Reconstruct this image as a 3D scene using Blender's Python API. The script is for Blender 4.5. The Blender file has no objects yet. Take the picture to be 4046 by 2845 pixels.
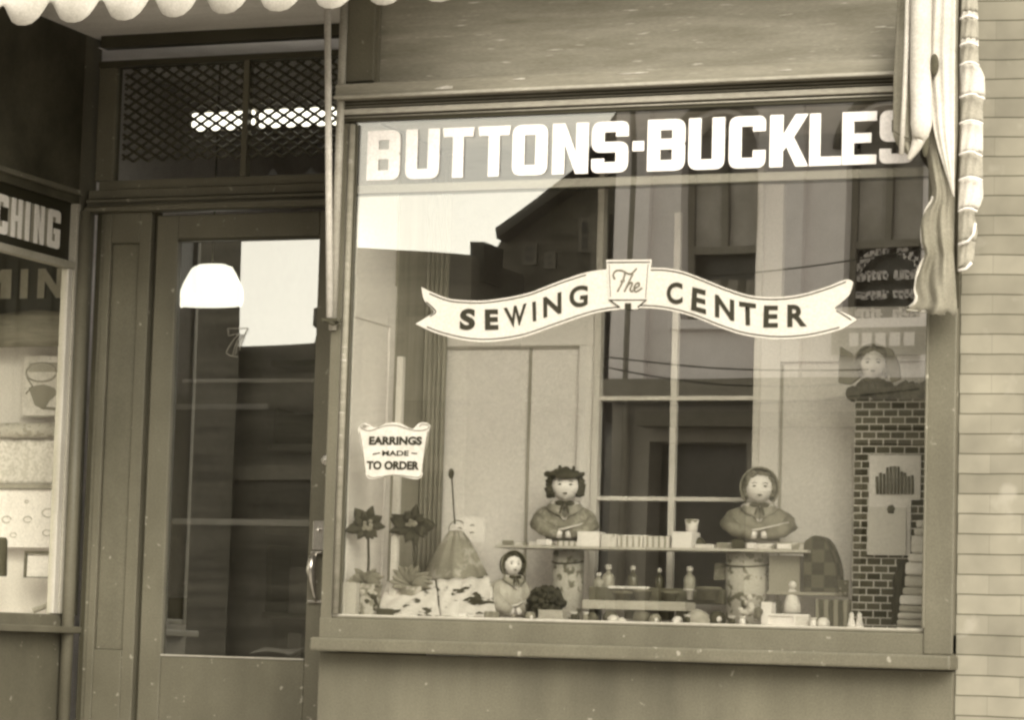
import bpy, bmesh, math, random
from mathutils import Vector, Matrix
random.seed(7)
PI = math.pi
sc = bpy.context.scene
COL = sc.collection

# ------------------------------------------------------------------ camera
FPX = 11500.13                      # focal length in pixels of the 4046 px wide photograph
CAM = Vector((4.33576, -9.6, 0.85))
MR = ((0.9328564240, 0.3590475196, 0.0293899788),
      (0.0079690988, -0.1021296244, 0.9947391785),
      (0.3601602222, -0.9277146213, -0.0981335613))
cd = bpy.data.cameras.new('camera'); cam = bpy.data.objects.new('camera', cd); COL.objects.link(cam)
rot = Matrix(MR).transposed()
cam.matrix_world = Matrix.Translation(CAM) @ rot.to_4x4()
cd.sensor_width = 36.0; cd.lens = FPX / 4046 * 36.0
cd.clip_start = 0.1; cd.clip_end = 400
sc.camera = cam

def ray(x, y):
    k = 4046 / 2295
    v = Vector(((x * k - 2023) / FPX, -(y * k - 1422.5) / FPX, -1.0))
    return rot @ v
def at(x, y, Y):                    # measured photo position -> point on the plane Y
    r = ray(x, y); t = (Y - CAM.y) / r.y
    return CAM + r * t

# ------------------------------------------------------------------ light
w = bpy.data.worlds.new('World'); sc.world = w; w.use_nodes = True
nt = w.node_tree; nt.nodes.clear()
sky = nt.nodes.new('ShaderNodeTexSky'); sky.sky_type = 'NISHITA'; sky.sun_disc = False
SUN_EL, SUN_AZ = 32, 147
sky.sun_elevation = math.radians(SUN_EL); sky.sun_rotation = math.radians(SUN_AZ)
sky.dust_density = 1.5; sky.air_density = 1.2; sky.ozone_density = 1.0
bw = nt.nodes.new('ShaderNodeRGBToBW')
tint = nt.nodes.new('ShaderNodeMix'); tint.data_type = 'RGBA'; tint.blend_type = 'MULTIPLY'
tint.inputs[0].default_value = 1.0; tint.inputs[7].default_value = (1.0, 0.948, 0.80, 1)
bg = nt.nodes.new('ShaderNodeBackground'); bg.inputs[1].default_value = 0.15
wo = nt.nodes.new('ShaderNodeOutputWorld')
nt.links.new(sky.outputs[0], bw.inputs[0]); nt.links.new(bw.outputs[0], tint.inputs[6])
nt.links.new(tint.outputs[2], bg.inputs[0]); nt.links.new(bg.outputs[0], wo.inputs[0])
sd = bpy.data.lights.new('sun', 'SUN'); sd.energy = 1.2; sd.angle = math.radians(45); sd.color = (1.0, 0.95, 0.80)
so = bpy.data.objects.new('sun', sd); COL.objects.link(so)
# towards the veiled sun: a broad soft glow down the street to the right
el, az = math.radians(SUN_EL), math.radians(SUN_AZ)
sdir = Vector((math.sin(az) * math.cos(el), math.cos(az) * math.cos(el), math.sin(el)))
so.rotation_euler = sdir.to_track_quat('Z', 'Y').to_euler()
sc.view_settings.view_transform = 'Standard'; sc.view_settings.look = 'None'
sc.view_settings.exposure = 1.58; sc.view_settings.gamma = 1.0; sc.view_settings.use_curve_mapping = False
sc.render.engine = 'CYCLES'
sc.cycles.filter_width = 2.6
sc.cycles.max_bounces = 8; sc.cycles.transparent_max_bounces = 16

# ------------------------------------------------------------------ materials
def tone(v):                        # the sepia print: darker paints are yellower
    return (v, v * 0.950 * v ** 0.018, v * 0.97 * v ** 0.165, 1)
MATS = {}
def paint(name, v, rough=0.55, var=0.25, scale=3.0, stretch=(1, 1, 1), bump=0.0, speck=0.0, spec=0.3, grime=0.0):
    if name in MATS: return MATS[name]
    m = bpy.data.materials.new(name); m.use_nodes = True; MATS[name] = m
    n = m.node_tree; b = n.nodes['Principled BSDF']
    b.inputs['Roughness'].default_value = rough; b.inputs['Specular IOR Level'].default_value = spec
    tc = n.nodes.new('ShaderNodeTexCoord'); mp = n.nodes.new('ShaderNodeMapping'); mp.inputs['Scale'].default_value = stretch
    n.links.new(tc.outputs['Object'], mp.inputs[0])
    nz = n.nodes.new('ShaderNodeTexNoise'); nz.inputs['Scale'].default_value = scale; nz.inputs['Detail'].default_value = 7; nz.inputs['Roughness'].default_value = 0.65
    n.links.new(mp.outputs[0], nz.inputs['Vector'])
    cr = n.nodes.new('ShaderNodeValToRGB'); n.links.new(nz.outputs[0], cr.inputs[0])
    cr.color_ramp.elements[0].position = 0.3; cr.color_ramp.elements[1].position = 0.7
    cr.color_ramp.elements[0].color = tone(v * (1 - var)); cr.color_ramp.elements[1].color = tone(min(0.9, v * (1 + var)))
    out = cr.outputs[0]
    # fine grain of the painted surface
    n2 = n.nodes.new('ShaderNodeTexNoise'); n2.inputs['Scale'].default_value = 150; n2.inputs['Detail'].default_value = 2
    n.links.new(mp.outputs[0], n2.inputs['Vector'])
    mr = n.nodes.new('ShaderNodeMapRange'); mr.inputs[1].default_value = 0.3; mr.inputs[2].default_value = 0.7; mr.inputs[3].default_value = 0.88; mr.inputs[4].default_value = 1.12
    n.links.new(n2.outputs[0], mr.inputs[0])
    mx = n.nodes.new('ShaderNodeMix'); mx.data_type = 'RGBA'; mx.blend_type = 'MULTIPLY'; mx.inputs[0].default_value = 1
    n.links.new(out, mx.inputs[6]); n.links.new(mr.outputs[0], mx.inputs[7]); out = mx.outputs[2]
    if grime > 0:                   # rain streaks and handling marks
        mg = n.nodes.new('ShaderNodeMapping'); mg.inputs['Scale'].default_value = (3.5, 3.5, .6); n.links.new(tc.outputs['Object'], mg.inputs[0])
        ng = n.nodes.new('ShaderNodeTexNoise'); ng.inputs['Scale'].default_value = 2.2; ng.inputs['Detail'].default_value = 6; n.links.new(mg.outputs[0], ng.inputs['Vector'])
        rg = n.nodes.new('ShaderNodeMapRange'); rg.inputs[1].default_value = .35; rg.inputs[2].default_value = .68; rg.inputs[3].default_value = 1 - grime * .45; rg.inputs[4].default_value = 1 + grime * .3; n.links.new(ng.outputs[0], rg.inputs[0])
        xg = n.nodes.new('ShaderNodeMix'); xg.data_type = 'RGBA'; xg.blend_type = 'MULTIPLY'; xg.inputs[0].default_value = 1; n.links.new(out, xg.inputs[6]); n.links.new(rg.outputs[0], xg.inputs[7]); out = xg.outputs[2]
        nh = n.nodes.new('ShaderNodeTexNoise'); nh.inputs['Scale'].default_value = 1.1; nh.inputs['Detail'].default_value = 9; n.links.new(tc.outputs['Object'], nh.inputs['Vector'])
        rh = n.nodes.new('ShaderNodeMapRange'); rh.inputs[1].default_value = .35; rh.inputs[2].default_value = .65; rh.inputs[3].default_value = 1 - grime * .8; rh.inputs[4].default_value = 1 + grime * .6; n.links.new(nh.outputs[0], rh.inputs[0])
        xh = n.nodes.new('ShaderNodeMix'); xh.data_type = 'RGBA'; xh.blend_type = 'MULTIPLY'; xh.inputs[0].default_value = 1; n.links.new(out, xh.inputs[6]); n.links.new(rh.outputs[0], xh.inputs[7]); out = xh.outputs[2]
    if speck > 0:                   # chips and pale flecks in the paint
        n3 = n.nodes.new('ShaderNodeTexNoise'); n3.inputs['Scale'].default_value = 26; n3.inputs['Detail'].default_value = 5
        n.links.new(mp.outputs[0], n3.inputs['Vector'])
        st = n.nodes.new('ShaderNodeMapRange'); st.inputs[1].default_value = 0.69 - speck * 0.05; st.inputs[2].default_value = 0.73
        n.links.new(n3.outputs[0], st.inputs[0])
        m2 = n.nodes.new('ShaderNodeMix'); m2.data_type = 'RGBA'; n.links.new(st.outputs[0], m2.inputs[0])
        n.links.new(out, m2.inputs[6]); m2.inputs[7].default_value = tone(min(0.8, v * 2.2)); out = m2.outputs[2]
    n.links.new(out, b.inputs['Base Color'])
    if bump > 0:
        bp = n.nodes.new('ShaderNodeBump'); bp.inputs['Strength'].default_value = bump; bp.inputs['Distance'].default_value = 0.004
        n.links.new(nz.outputs[0], bp.inputs['Height']); n.links.new(bp.outputs[0], b.inputs['Normal'])
    return m
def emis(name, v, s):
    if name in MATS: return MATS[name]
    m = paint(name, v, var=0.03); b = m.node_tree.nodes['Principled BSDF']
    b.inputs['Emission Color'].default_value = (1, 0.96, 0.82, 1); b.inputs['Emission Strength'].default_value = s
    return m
def glass(name, fac, tintv=1.0, wave=0.15, rough=0.0, wscale=1.2):
    m = bpy.data.materials.new(name); m.use_nodes = True; n = m.node_tree; n.nodes.clear(); MATS[name] = m
    o = n.nodes.new('ShaderNodeOutputMaterial'); t = n.nodes.new('ShaderNodeBsdfTransparent'); g = n.nodes.new('ShaderNodeBsdfGlossy')
    mx = n.nodes.new('ShaderNodeMixShader'); mx.inputs[0].default_value = fac
    t.inputs[0].default_value = (tintv, tintv, tintv * 0.97, 1); g.inputs['Roughness'].default_value = rough; g.inputs[0].default_value = (1, 1, 1, 1)
    tc = n.nodes.new('ShaderNodeTexCoord'); nz = n.nodes.new('ShaderNodeTexNoise'); nz.inputs['Scale'].default_value = wscale; nz.inputs['Detail'].default_value = 1
    bp = n.nodes.new('ShaderNodeBump'); bp.inputs['Strength'].default_value = wave; bp.inputs['Distance'].default_value = 0.004
    n.links.new(tc.outputs['Object'], nz.inputs['Vector']); n.links.new(nz.outputs[0], bp.inputs['Height']); n.links.new(bp.outputs[0], g.inputs['Normal'])
    n.links.new(t.outputs[0], mx.inputs[1]); n.links.new(g.outputs[0], mx.inputs[2]); n.links.new(mx.outputs[0], o.inputs[0])
    return m
def twotone(name, va, vb, kind='noise', scale=30.0, th=0.5, stretch=(1, 1, 1), rough=0.7, soft=0.03):
    if name in MATS: return MATS[name]
    m = paint(name, va, rough=rough, var=0.08); n = m.node_tree; b = n.nodes['Principled BSDF']
    src = b.inputs['Base Color'].links[0].from_socket
    tc = n.nodes.new('ShaderNodeTexCoord'); mp = n.nodes.new('ShaderNodeMapping'); mp.inputs['Scale'].default_value = stretch
    n.links.new(tc.outputs['Object'], mp.inputs[0])
    if kind == 'noise':
        t = n.nodes.new('ShaderNodeTexNoise'); t.inputs['Scale'].default_value = scale; t.inputs['Detail'].default_value = 3; o = t.outputs[0]
    elif kind == 'voronoi':
        t = n.nodes.new('ShaderNodeTexVoronoi'); t.inputs['Scale'].default_value = scale; o = t.outputs['Distance']
    elif kind == 'checker':
        t = n.nodes.new('ShaderNodeTexChecker'); t.inputs['Scale'].default_value = scale; o = t.outputs['Fac']
    else:
        t = n.nodes.new('ShaderNodeTexWave'); t.inputs['Scale'].default_value = scale; t.inputs['Distortion'].default_value = 1.5
        t.bands_direction = 'Z' if kind == 'bandz' else 'X'; o = t.outputs['Fac']
    n.links.new(mp.outputs[0], t.inputs['Vector'])
    r = n.nodes.new('ShaderNodeMapRange'); r.inputs[1].default_value = th - soft; r.inputs[2].default_value = th + soft
    n.links.new(o, r.inputs[0])
    x = n.nodes.new('ShaderNodeMix'); x.data_type = 'RGBA'; n.links.new(r.outputs[0], x.inputs[0])
    n.links.new(src, x.inputs[6]); x.inputs[7].default_value = tone(vb); n.links.new(x.outputs[2], b.inputs['Base Color'])
    return m
def brick_mat(name, va, vb, vm, bw_, rh, mortar, msm=0.1, rough=0.8, bump=0.6, axis='XZ'):
    m = bpy.data.materials.new(name); m.use_nodes = True; MATS[name] = m; n = m.node_tree; b = n.nodes['Principled BSDF']
    b.inputs['Roughness'].default_value = rough; b.inputs['Specular IOR Level'].default_value = 0.2
    tc = n.nodes.new('ShaderNodeTexCoord'); sp = n.nodes.new('ShaderNodeSeparateXYZ'); cb = n.nodes.new('ShaderNodeCombineXYZ')
    n.links.new(tc.outputs['Object'], sp.inputs[0]); n.links.new(sp.outputs['X'], cb.inputs[0]); n.links.new(sp.outputs['Z'], cb.inputs[1])
    t = n.nodes.new('ShaderNodeTexBrick'); t.inputs['Scale'].default_value = 1.0; t.inputs['Brick Width'].default_value = bw_; t.inputs['Row Height'].default_value = rh
    t.inputs['Mortar Size'].default_value = mortar; t.inputs['Mortar Smooth'].default_value = msm
    t.inputs['Color1'].default_value = tone(va); t.inputs['Color2'].default_value = tone(vb); t.inputs['Mortar'].default_value = tone(vm)
    n.links.new(cb.outputs[0], t.inputs['Vector'])
    nz = n.nodes.new('ShaderNodeTexNoise'); nz.inputs['Scale'].default_value = 5; nz.inputs['Detail'].default_value = 8
    n.links.new(tc.outputs['Object'], nz.inputs['Vector'])
    mr = n.nodes.new('ShaderNodeMapRange'); mr.inputs[1].default_value = 0.3; mr.inputs[2].default_value = 0.7; mr.inputs[3].default_value = 0.82; mr.inputs[4].default_value = 1.2
    n.links.new(nz.outputs[0], mr.inputs[0])
    x = n.nodes.new('ShaderNodeMix'); x.data_type = 'RGBA'; x.blend_type = 'MULTIPLY'; x.inputs[0].default_value = 1
    n.links.new(t.outputs['Color'], x.inputs[6]); n.links.new(mr.outputs[0], x.inputs[7]); n.links.new(x.outputs[2], b.inputs['Base Color'])
    if bw_ > 10:                    # single bricks under the thick paint, pale scuffs
        t2 = n.nodes.new('ShaderNodeTexBrick'); t2.inputs['Scale'].default_value = 1.0; t2.inputs['Brick Width'].default_value = .212; t2.inputs['Row Height'].default_value = rh; t2.inputs['Mortar Size'].default_value = .0014; t2.inputs['Mortar Smooth'].default_value = .6
        t2.inputs['Color1'].default_value = (1.08, 1.08, 1.08, 1); t2.inputs['Color2'].default_value = (.89, .89, .89, 1); t2.inputs['Mortar'].default_value = (.76, .76, .76, 1); n.links.new(cb.outputs[0], t2.inputs['Vector'])
        x2 = n.nodes.new('ShaderNodeMix'); x2.data_type = 'RGBA'; x2.blend_type = 'MULTIPLY'; x2.inputs[0].default_value = 1; n.links.new(x.outputs[2], x2.inputs[6]); n.links.new(t2.outputs['Color'], x2.inputs[7])
        n3 = n.nodes.new('ShaderNodeTexNoise'); n3.inputs['Scale'].default_value = 9; n3.inputs['Detail'].default_value = 9; n.links.new(tc.outputs['Object'], n3.inputs['Vector'])
        m3 = n.nodes.new('ShaderNodeMapRange'); m3.inputs[1].default_value = .60; m3.inputs[2].default_value = .72; m3.inputs[4].default_value = .45; n.links.new(n3.outputs[0], m3.inputs[0])
        x3 = n.nodes.new('ShaderNodeMix'); x3.data_type = 'RGBA'; n.links.new(m3.outputs[0], x3.inputs[0]); n.links.new(x2.outputs[2], x3.inputs[6]); x3.inputs[7].default_value = tone(.34); n.links.new(x3.outputs[2], b.inputs['Base Color'])
        nw = n.nodes.new('ShaderNodeTexNoise'); nw.inputs['Scale'].default_value = 3; n.links.new(tc.outputs['Object'], nw.inputs['Vector'])
        wv = n.nodes.new('ShaderNodeMath'); wv.operation = 'MULTIPLY_ADD'; wv.inputs[1].default_value = .012; n.links.new(nw.outputs[0], wv.inputs[0]); n.links.new(sp.outputs['Z'], wv.inputs[2]); n.links.new(wv.outputs[0], cb.inputs[1])
    bp = n.nodes.new('ShaderNodeBump'); bp.inputs['Strength'].default_value = bump; bp.inputs['Distance'].default_value = 0.006; bp.invert = True
    n.links.new(t.outputs['Fac'], bp.inputs['Height']); n.links.new(bp.outputs[0], b.inputs['Normal'])
    return m

V = 0.125
M_wood = paint('olive_painted_wood', V, grime=.22, rough=0.5, var=0.10, scale=2.0, speck=0.25, bump=0.1)
M_recess = paint('recess_painted_wood', V * 0.95, grime=.22, rough=0.5, var=0.14, scale=2.5, speck=0.15, bump=0.1)
M_fascia = paint('weathered_fascia', V * 1.7, rough=0.75, var=0.26, scale=7, stretch=(0.35, 1, 3.2), bump=0.5, speck=0.9)
M_cornice = paint('worn_cornice_paint', V * 1.7, rough=0.6, var=0.22, scale=8, stretch=(0.25, 1, 3), bump=0.4, speck=0.8)
M_bead = paint('pale_bead', 0.34, rough=0.4, var=0.2, scale=6, stretch=(0.3, 1, 1))
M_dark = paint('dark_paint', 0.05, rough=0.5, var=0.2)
M_soffit = paint('pale_soffit', 0.62, rough=0.6, var=0.15, scale=4, stretch=(0.4, 2, 1))
M_bulk = paint('bulkhead_paint', V * 0.95, grime=.28, rough=0.7, var=0.12, scale=1.6, speck=0.15)
M_backing = paint('display_backing', 0.86, rough=0.7, var=0.06, scale=2)
M_sash = paint('pale_sash', 0.72, rough=0.6, var=0.06)
M_white = paint('white_paint', 0.72, rough=0.6, var=0.03)
M_paper = paint('white_paper', 0.88, rough=0.8, var=0.05)
M_black = paint('black_paint', 0.02, rough=0.4, var=0.1)
M_ink = paint('sign_ink', 0.025, rough=0.7, var=0.1)
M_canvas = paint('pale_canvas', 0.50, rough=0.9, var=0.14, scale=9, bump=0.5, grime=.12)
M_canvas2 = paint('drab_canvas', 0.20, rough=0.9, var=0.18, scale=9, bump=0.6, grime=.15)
M_metal = paint('nickel_metal', 0.5, rough=0.25, var=0.2, scale=20); MATS['nickel_metal'].node_tree.nodes['Principled BSDF'].inputs['Metallic'].default_value = 0.85
M_steel = paint('galvanised_steel', 0.42, rough=0.5, var=0.2, scale=10)
M_room = paint('dim_shop_wall', 0.7, rough=0.9, var=0.3, scale=1.2)
M_skin = paint('doll_skin', 0.86, rough=0.6, var=0.04)
M_hair = paint('doll_hair', 0.08, rough=0.8, var=0.4, scale=40, bump=0.6)
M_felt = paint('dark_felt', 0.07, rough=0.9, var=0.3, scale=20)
M_dress = twotone('print_dress', 0.24, 0.36, 'noise', 60, 0.55)
M_dress2 = twotone('soft_dress', 0.26, 0.2, 'noise', 25, 0.55)
M_leafd = paint('dark_petal', 0.05, rough=0.7, var=0.5, scale=18)
M_leafl = paint('pale_leaf', 0.26, rough=0.7, var=0.3, scale=14)
M_printcloth = twotone('floral_print', 0.52, 0.16, 'noise', 34, 0.57)
M_prints = twotone('printed_sheets', 0.78, 0.05, 'noise', 17, 0.62, stretch=(.8, 1, 2.0), soft=0.02)
M_plaid = twotone('plaid_cloth', 0.03, 0.10, 'checker', 22, 0.5)
M_glass_main = glass('shop_window_glass', 0.24, wave=0.20)
M_glass_top = glass('lettered_glass', 0.14, tintv=0.8, wave=0.20)
M_glass_side = glass('side_window_glass', 0.06, wave=0.05)
M_glass_door = glass('door_glass', 0.28, tintv=0.75, wave=0.12)
M_glass_dim = glass('transom_glass', 0.006, tintv=0.8, wave=0.1)

# ------------------------------------------------------------------ mesh helpers
class MB:
    def __init__(s): s.v = []; s.f = []; s.sm = []
    def add(s, vs, fs, smooth=False):
        o = len(s.v); s.v += [tuple(v) for v in vs]; s.f += [tuple(i + o for i in f) for f in fs]; s.sm += [smooth] * len(fs); return s
    def box(s, x0, x1, y0, y1, z0, z1):
        vs = [(x0, y0, z0), (x1, y0, z0), (x1, y1, z0), (x0, y1, z0), (x0, y0, z1), (x1, y0, z1), (x1, y1, z1), (x0, y1, z1)]
        return s.add(vs, [(0, 3, 2, 1), (4, 5, 6, 7), (0, 1, 5, 4), (1, 2, 6, 5), (2, 3, 7, 6), (3, 0, 4, 7)])
    def xf(s, m, start=0):
        for i in range(start, len(s.v)): s.v[i] = tuple(m @ Vector(s.v[i]))
        return s
    def tube(s, pts, r, n=10, cap=True):
        pts = [Vector(p) for p in pts]; rs = r if isinstance(r, (list, tuple)) else [r] * len(pts)
        vs = []; fs = []; up = None
        for i, p in enumerate(pts):
            d = (pts[min(i + 1, len(pts) - 1)] - pts[max(i - 1, 0)]).normalized()
            if up is None:
                up = Vector((0, 0, 1)) if abs(d.z) < 0.9 else Vector((1, 0, 0))
            a = d.cross(up).normalized(); up = a.cross(d).normalized()
            for k in range(n):
                t = 2 * PI * k / n; vs.append(p + (a * math.cos(t) + up * math.sin(t)) * rs[i])
        for i in range(len(pts) - 1):
            for k in range(n):
                q = (k + 1) % n; fs.append((i * n + k, i * n + q, (i + 1) * n + q, (i + 1) * n + k))
        if cap: fs.append(tuple(range(n))[::-1]); fs.append(tuple((len(pts) - 1) * n + k for k in range(n)))
        return s.add(vs, fs, True)
    def lathe(s, prof, c=(0, 0, 0), n=24, sx=1, sy=1):
        vs = []; fs = []
        for r, z in prof:
            for k in range(n):
                t = 2 * PI * k / n; vs.append((c[0] + r * sx * math.cos(t), c[1] + r * sy * math.sin(t), c[2] + z))
        for i in range(len(prof) - 1):
            for k in range(n):
                q = (k + 1) % n; fs.append((i * n + k, i * n + q, (i + 1) * n + q, (i + 1) * n + k))
        fs.append(tuple(range(n))[::-1]); fs.append(tuple((len(prof) - 1) * n + k for k in range(n)))
        return s.add(vs, fs, True)
    def ball(s, c, rx, ry=None, rz=None, n=16, m=10, jit=0.0):
        ry = ry or rx; rz = rz or rx; vs = []; fs = []
        for i in range(m + 1):
            ph = PI * i / m
            for k in range(n):
                t = 2 * PI * k / n; j = 1 + random.uniform(-jit, jit)
                vs.append((c[0] + rx * j * math.sin(ph) * math.cos(t), c[1] + ry * j * math.sin(ph) * math.sin(t), c[2] + rz * j * math.cos(ph)))
        for i in range(m):
            for k in range(n):
                q = (k + 1) % n; fs.append((i * n + k, (i + 1) * n + k, (i + 1) * n + q, i * n + q))
        return s.add(vs, fs, True)
    def prism(s, poly, y0, y1):      # poly in (x,z), extruded along y
        n = len(poly); vs = [(x, y0, z) for x, z in poly] + [(x, y1, z) for x, z in poly]
        fs = [tuple(range(n))[::-1], tuple(range(n, 2 * n))] + [(k, (k + 1) % n, n + (k + 1) % n, n + k) for k in range(n)]
        return s.add(vs, fs)
    def grid(s, rows, smooth=True):
        n = len(rows[0]); vs = [p for r in rows for p in r]; fs = []
        for i in range(len(rows) - 1):
            for k in range(n - 1): fs.append((i * n + k, i * n + k + 1, (i + 1) * n + k + 1, (i + 1) * n + k))
        return s.add(vs, fs, smooth)
    def build(s, name, mat, parent=None, bevel=0.0, solid=0.0, weld=False):
        me = bpy.data.meshes.new(name); me.from_pydata(s.v, [], s.f); me.update()
        b = bmesh.new(); b.from_mesh(me)
        if weld: bmesh.ops.remove_doubles(b, verts=b.verts, dist=1e-5)
        bmesh.ops.recalc_face_normals(b, faces=b.faces); b.to_mesh(me); b.free()
        if not weld:
            for p, q in zip(me.polygons, s.sm): p.use_smooth = q
        me.materials.append(mat)
        o = bpy.data.objects.new(name, me); COL.objects.link(o)
        if parent is not None: o.parent = parent; o.matrix_parent_inverse = Matrix.Identity(4)
        if bevel > 0:
            bv = o.modifiers.new('bevel', 'BEVEL'); bv.width = bevel; bv.segments = 2; bv.limit_method = 'ANGLE'
        if solid > 0:
            so_ = o.modifiers.new('solid', 'SOLIDIFY'); so_.thickness = solid
        return o
def tag(o, label=None, cat=None, group=None, kind=None):
    if label: o['label'] = label
    if cat: o['category'] = cat
    if group: o['group'] = group
    if kind: o['kind'] = kind
    return o
def thing(name, label, cat, loc=(0, 0, 0), rz=0.0, group=None):
    o = bpy.data.objects.new(name, None); COL.objects.link(o); o.empty_display_size = 0.1
    o.location = loc; o.rotation_euler = (0, 0, rz)
    return tag(o, label, cat, group)
def curve_mesh(contours, depth):     # closed contours (x,z) filled even-odd, extruded along y
    cu = bpy.data.curves.new('tmp', 'CURVE'); cu.dimensions = '2D'; cu.fill_mode = 'BOTH'; cu.extrude = depth / 2
    for c in contours:
        sp = cu.splines.new('POLY'); sp.points.add(len(c) - 1)
        for i, (x, z) in enumerate(c): sp.points[i].co = (x, z, 0, 1)
        sp.use_cyclic_u = True
    ob = bpy.data.objects.new('tmp', cu); COL.objects.link(ob)
    me = bpy.data.meshes.new_from_object(ob.evaluated_get(bpy.context.evaluated_depsgraph_get()))
    bpy.data.objects.remove(ob); bpy.data.curves.remove(cu)
    me.transform(Matrix.Rotation(PI / 2, 4, 'X'))
    return me
def mesh_obj(name, me, mat, parent=None):
    me.name = name; me.materials.clear(); me.materials.append(mat)
    o = bpy.data.objects.new(name, me); COL.objects.link(o)
    if parent is not None: o.parent = parent
    return o
def join_meshes(ms):
    mb = MB()
    for me, mt in ms:
        mb.add([mt @ v.co for v in me.vertices], [tuple(p.vertices) for p in me.polygons])
    return mb
def text_mesh(s, bold=0.0, depth=0.003):
    cu = bpy.data.curves.new('t', 'FONT'); cu.body = s; cu.size = 1.0; cu.offset = bold; cu.align_x = 'CENTER'; cu.extrude = 0.0; cu.resolution_u = 6
    ob = bpy.data.objects.new('t', cu); COL.objects.link(ob)
    me = bpy.data.meshes.new_from_object(ob.evaluated_get(bpy.context.evaluated_depsgraph_get()))
    bpy.data.objects.remove(ob); bpy.data.curves.remove(cu)
    me.transform(Matrix.Rotation(PI / 2, 4, 'X'))
    return me
def fit_text(s, x0, x1, z0, z1, y, bold=0.0):     # text scaled into a box on the plane y
    me = text_mesh(s, bold); xs = [v.co.x for v in me.vertices]; zs = [v.co.z for v in me.vertices]
    ax, bx, az_, bz = min(xs), max(xs), min(zs), max(zs)
    for v in me.vertices:
        v.co = Vector((x0 + (v.co.x - ax) / (bx - ax) * (x1 - x0), y, z0 + (v.co.z - az_) / (bz - az_) * (z1 - z0)))
    return me
def rnd(poly, n=4):                  # poly of (x,z,r) -> rounded outline
    out = []; N = len(poly)
    for i in range(N):
        x, z, r = poly[i]
        if r <= 0: out.append((x, z)); continue
        a = Vector(poly[i - 1][:2]); b = Vector((x, z)); c = Vector(poly[(i + 1) % N][:2])
        d1 = (a - b); d2 = (c - b); rr = min(r, d1.length * 0.49, d2.length * 0.49)
        p1 = b + d1.normalized() * rr; p2 = b + d2.normalized() * rr
        for k in range(n + 1):
            t = k / n; q = p1.lerp(b, t).lerp(b.lerp(p2, t), t); out.append((q.x, q.y))
    return out
def glyph(ch, w, h, t, r=0.3):       # heavy block capital in a w x h box, stroke t (arms 0.78 t high)
    a = t * 0.80; R = r * w; q = 0.0
    if ch == 'B':
        m = h * 0.52
        return [rnd([(0, 0, 0), (w, 0, R), (w, m - a * .05, R * .8), (w * .93, m, 0), (w, m + a * .05, R * .8), (w, h, R), (0, h, 0)]),
                [(t, a), (w - t, a), (w - t, m - a * .5), (t, m - a * .5)], [(t, m + a * .5), (w - t, m + a * .5), (w - t, h - a), (t, h - a)]]
    if ch == 'U': return [rnd([(0, 0, R), (w, 0, R), (w, h, 0), (w - t, h, 0), (w - t, a, 0), (t, a, 0), (t, h, 0), (0, h, 0)])]
    if ch == 'T': c = w / 2; return [[(c - t / 2, 0), (c + t / 2, 0), (c + t / 2, h - a), (w - t * .1, h - a), (w, h), (0, h), (t * .1, h - a), (c - t / 2, h - a)]]
    if ch == 'O': return [rnd([(0, 0, R), (w, 0, R), (w, h, R), (0, h, R)]), [(t, a), (w - t, a), (w - t, h - a), (t, h - a)]]
    if ch == 'N': return [[(0, 0), (t, 0), (t, h * .58), (w - t, 0), (w, 0), (w, h), (w - t, h), (w - t, h * .42), (t, h), (0, h)]]
    if ch == 'M': c = w / 2; return [[(0, 0), (t, 0), (t, h * .6), (c, h * .22), (w - t, h * .6), (w - t, 0), (w, 0), (w, h), (w - t, h), (c, h * .6), (t, h), (0, h)]]
    if ch == 'I': return [[(0, 0), (w, 0), (w, h), (0, h)]]
    if ch == 'S':
        m = h * .5; k = a * .5
        return [rnd([(0, 0, R), (w, 0, R), (w, m + k, R), (t, m + k, 0), (t, h - a, 0), (w - t, h - a, 0), (w - t, h * .70, 0), (w, h * .70, 0), (w, h, R), (0, h, R),
                     (0, m - k, R), (w - t, m - k, 0), (w - t, a, 0), (t, a, 0), (t, h * .28, 0), (0, h * .28, 0)])]
    if ch == 'C': return [rnd([(0, 0, R), (w, 0, R), (w, h * .34, 0), (w - t, h * .34, 0), (w - t, a, 0), (t, a, 0), (t, h - a, 0), (w - t, h - a, 0), (w - t, h * .70, 0), (w, h * .70, 0), (w, h, R), (0, h, R)])]
    if ch == 'G': return [rnd([(0, 0, R), (w, 0, R), (w, h * .52, 0), (w * .5, h * .52, 0), (w * .5, h * .38, 0), (w - t, h * .38, 0), (w - t, a, 0), (t, a, 0), (t, h - a, 0), (w - t, h - a, 0), (w - t, h * .68, 0), (w, h * .68, 0), (w, h, R), (0, h, R)])]
    if ch == 'H': m = h * .5; return [[(0, 0), (t, 0), (t, m - a / 2), (w - t, m - a / 2), (w - t, 0), (w, 0), (w, h), (w - t, h), (w - t, m + a / 2), (t, m + a / 2), (t, h), (0, h)]]
    if ch == 'K': return [[(0, 0), (t, 0), (t, h * .30), (t * 1.25, h * .38), (w - t * .95, 0), (w, 0), (w * .62, h * .56), (w * .98, h), (w - t * 1.0, h), (t, h * .62), (t, h), (0, h)]]
    if ch == 'L': return [[(0, 0), (w, 0), (w, a), (t, a), (t, h), (0, h)]]
    if ch == 'E': m = h * .5; return [[(0, 0), (w, 0), (w, a), (t, a), (t, m - a / 2), (w * .85, m - a / 2), (w * .85, m + a / 2), (t, m + a / 2), (t, h - a), (w, h - a), (w, h), (0, h)]]
    return []
def shift(cs, x, z): return [[(a + x, b + z) for a, b in c] for c in cs]

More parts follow.
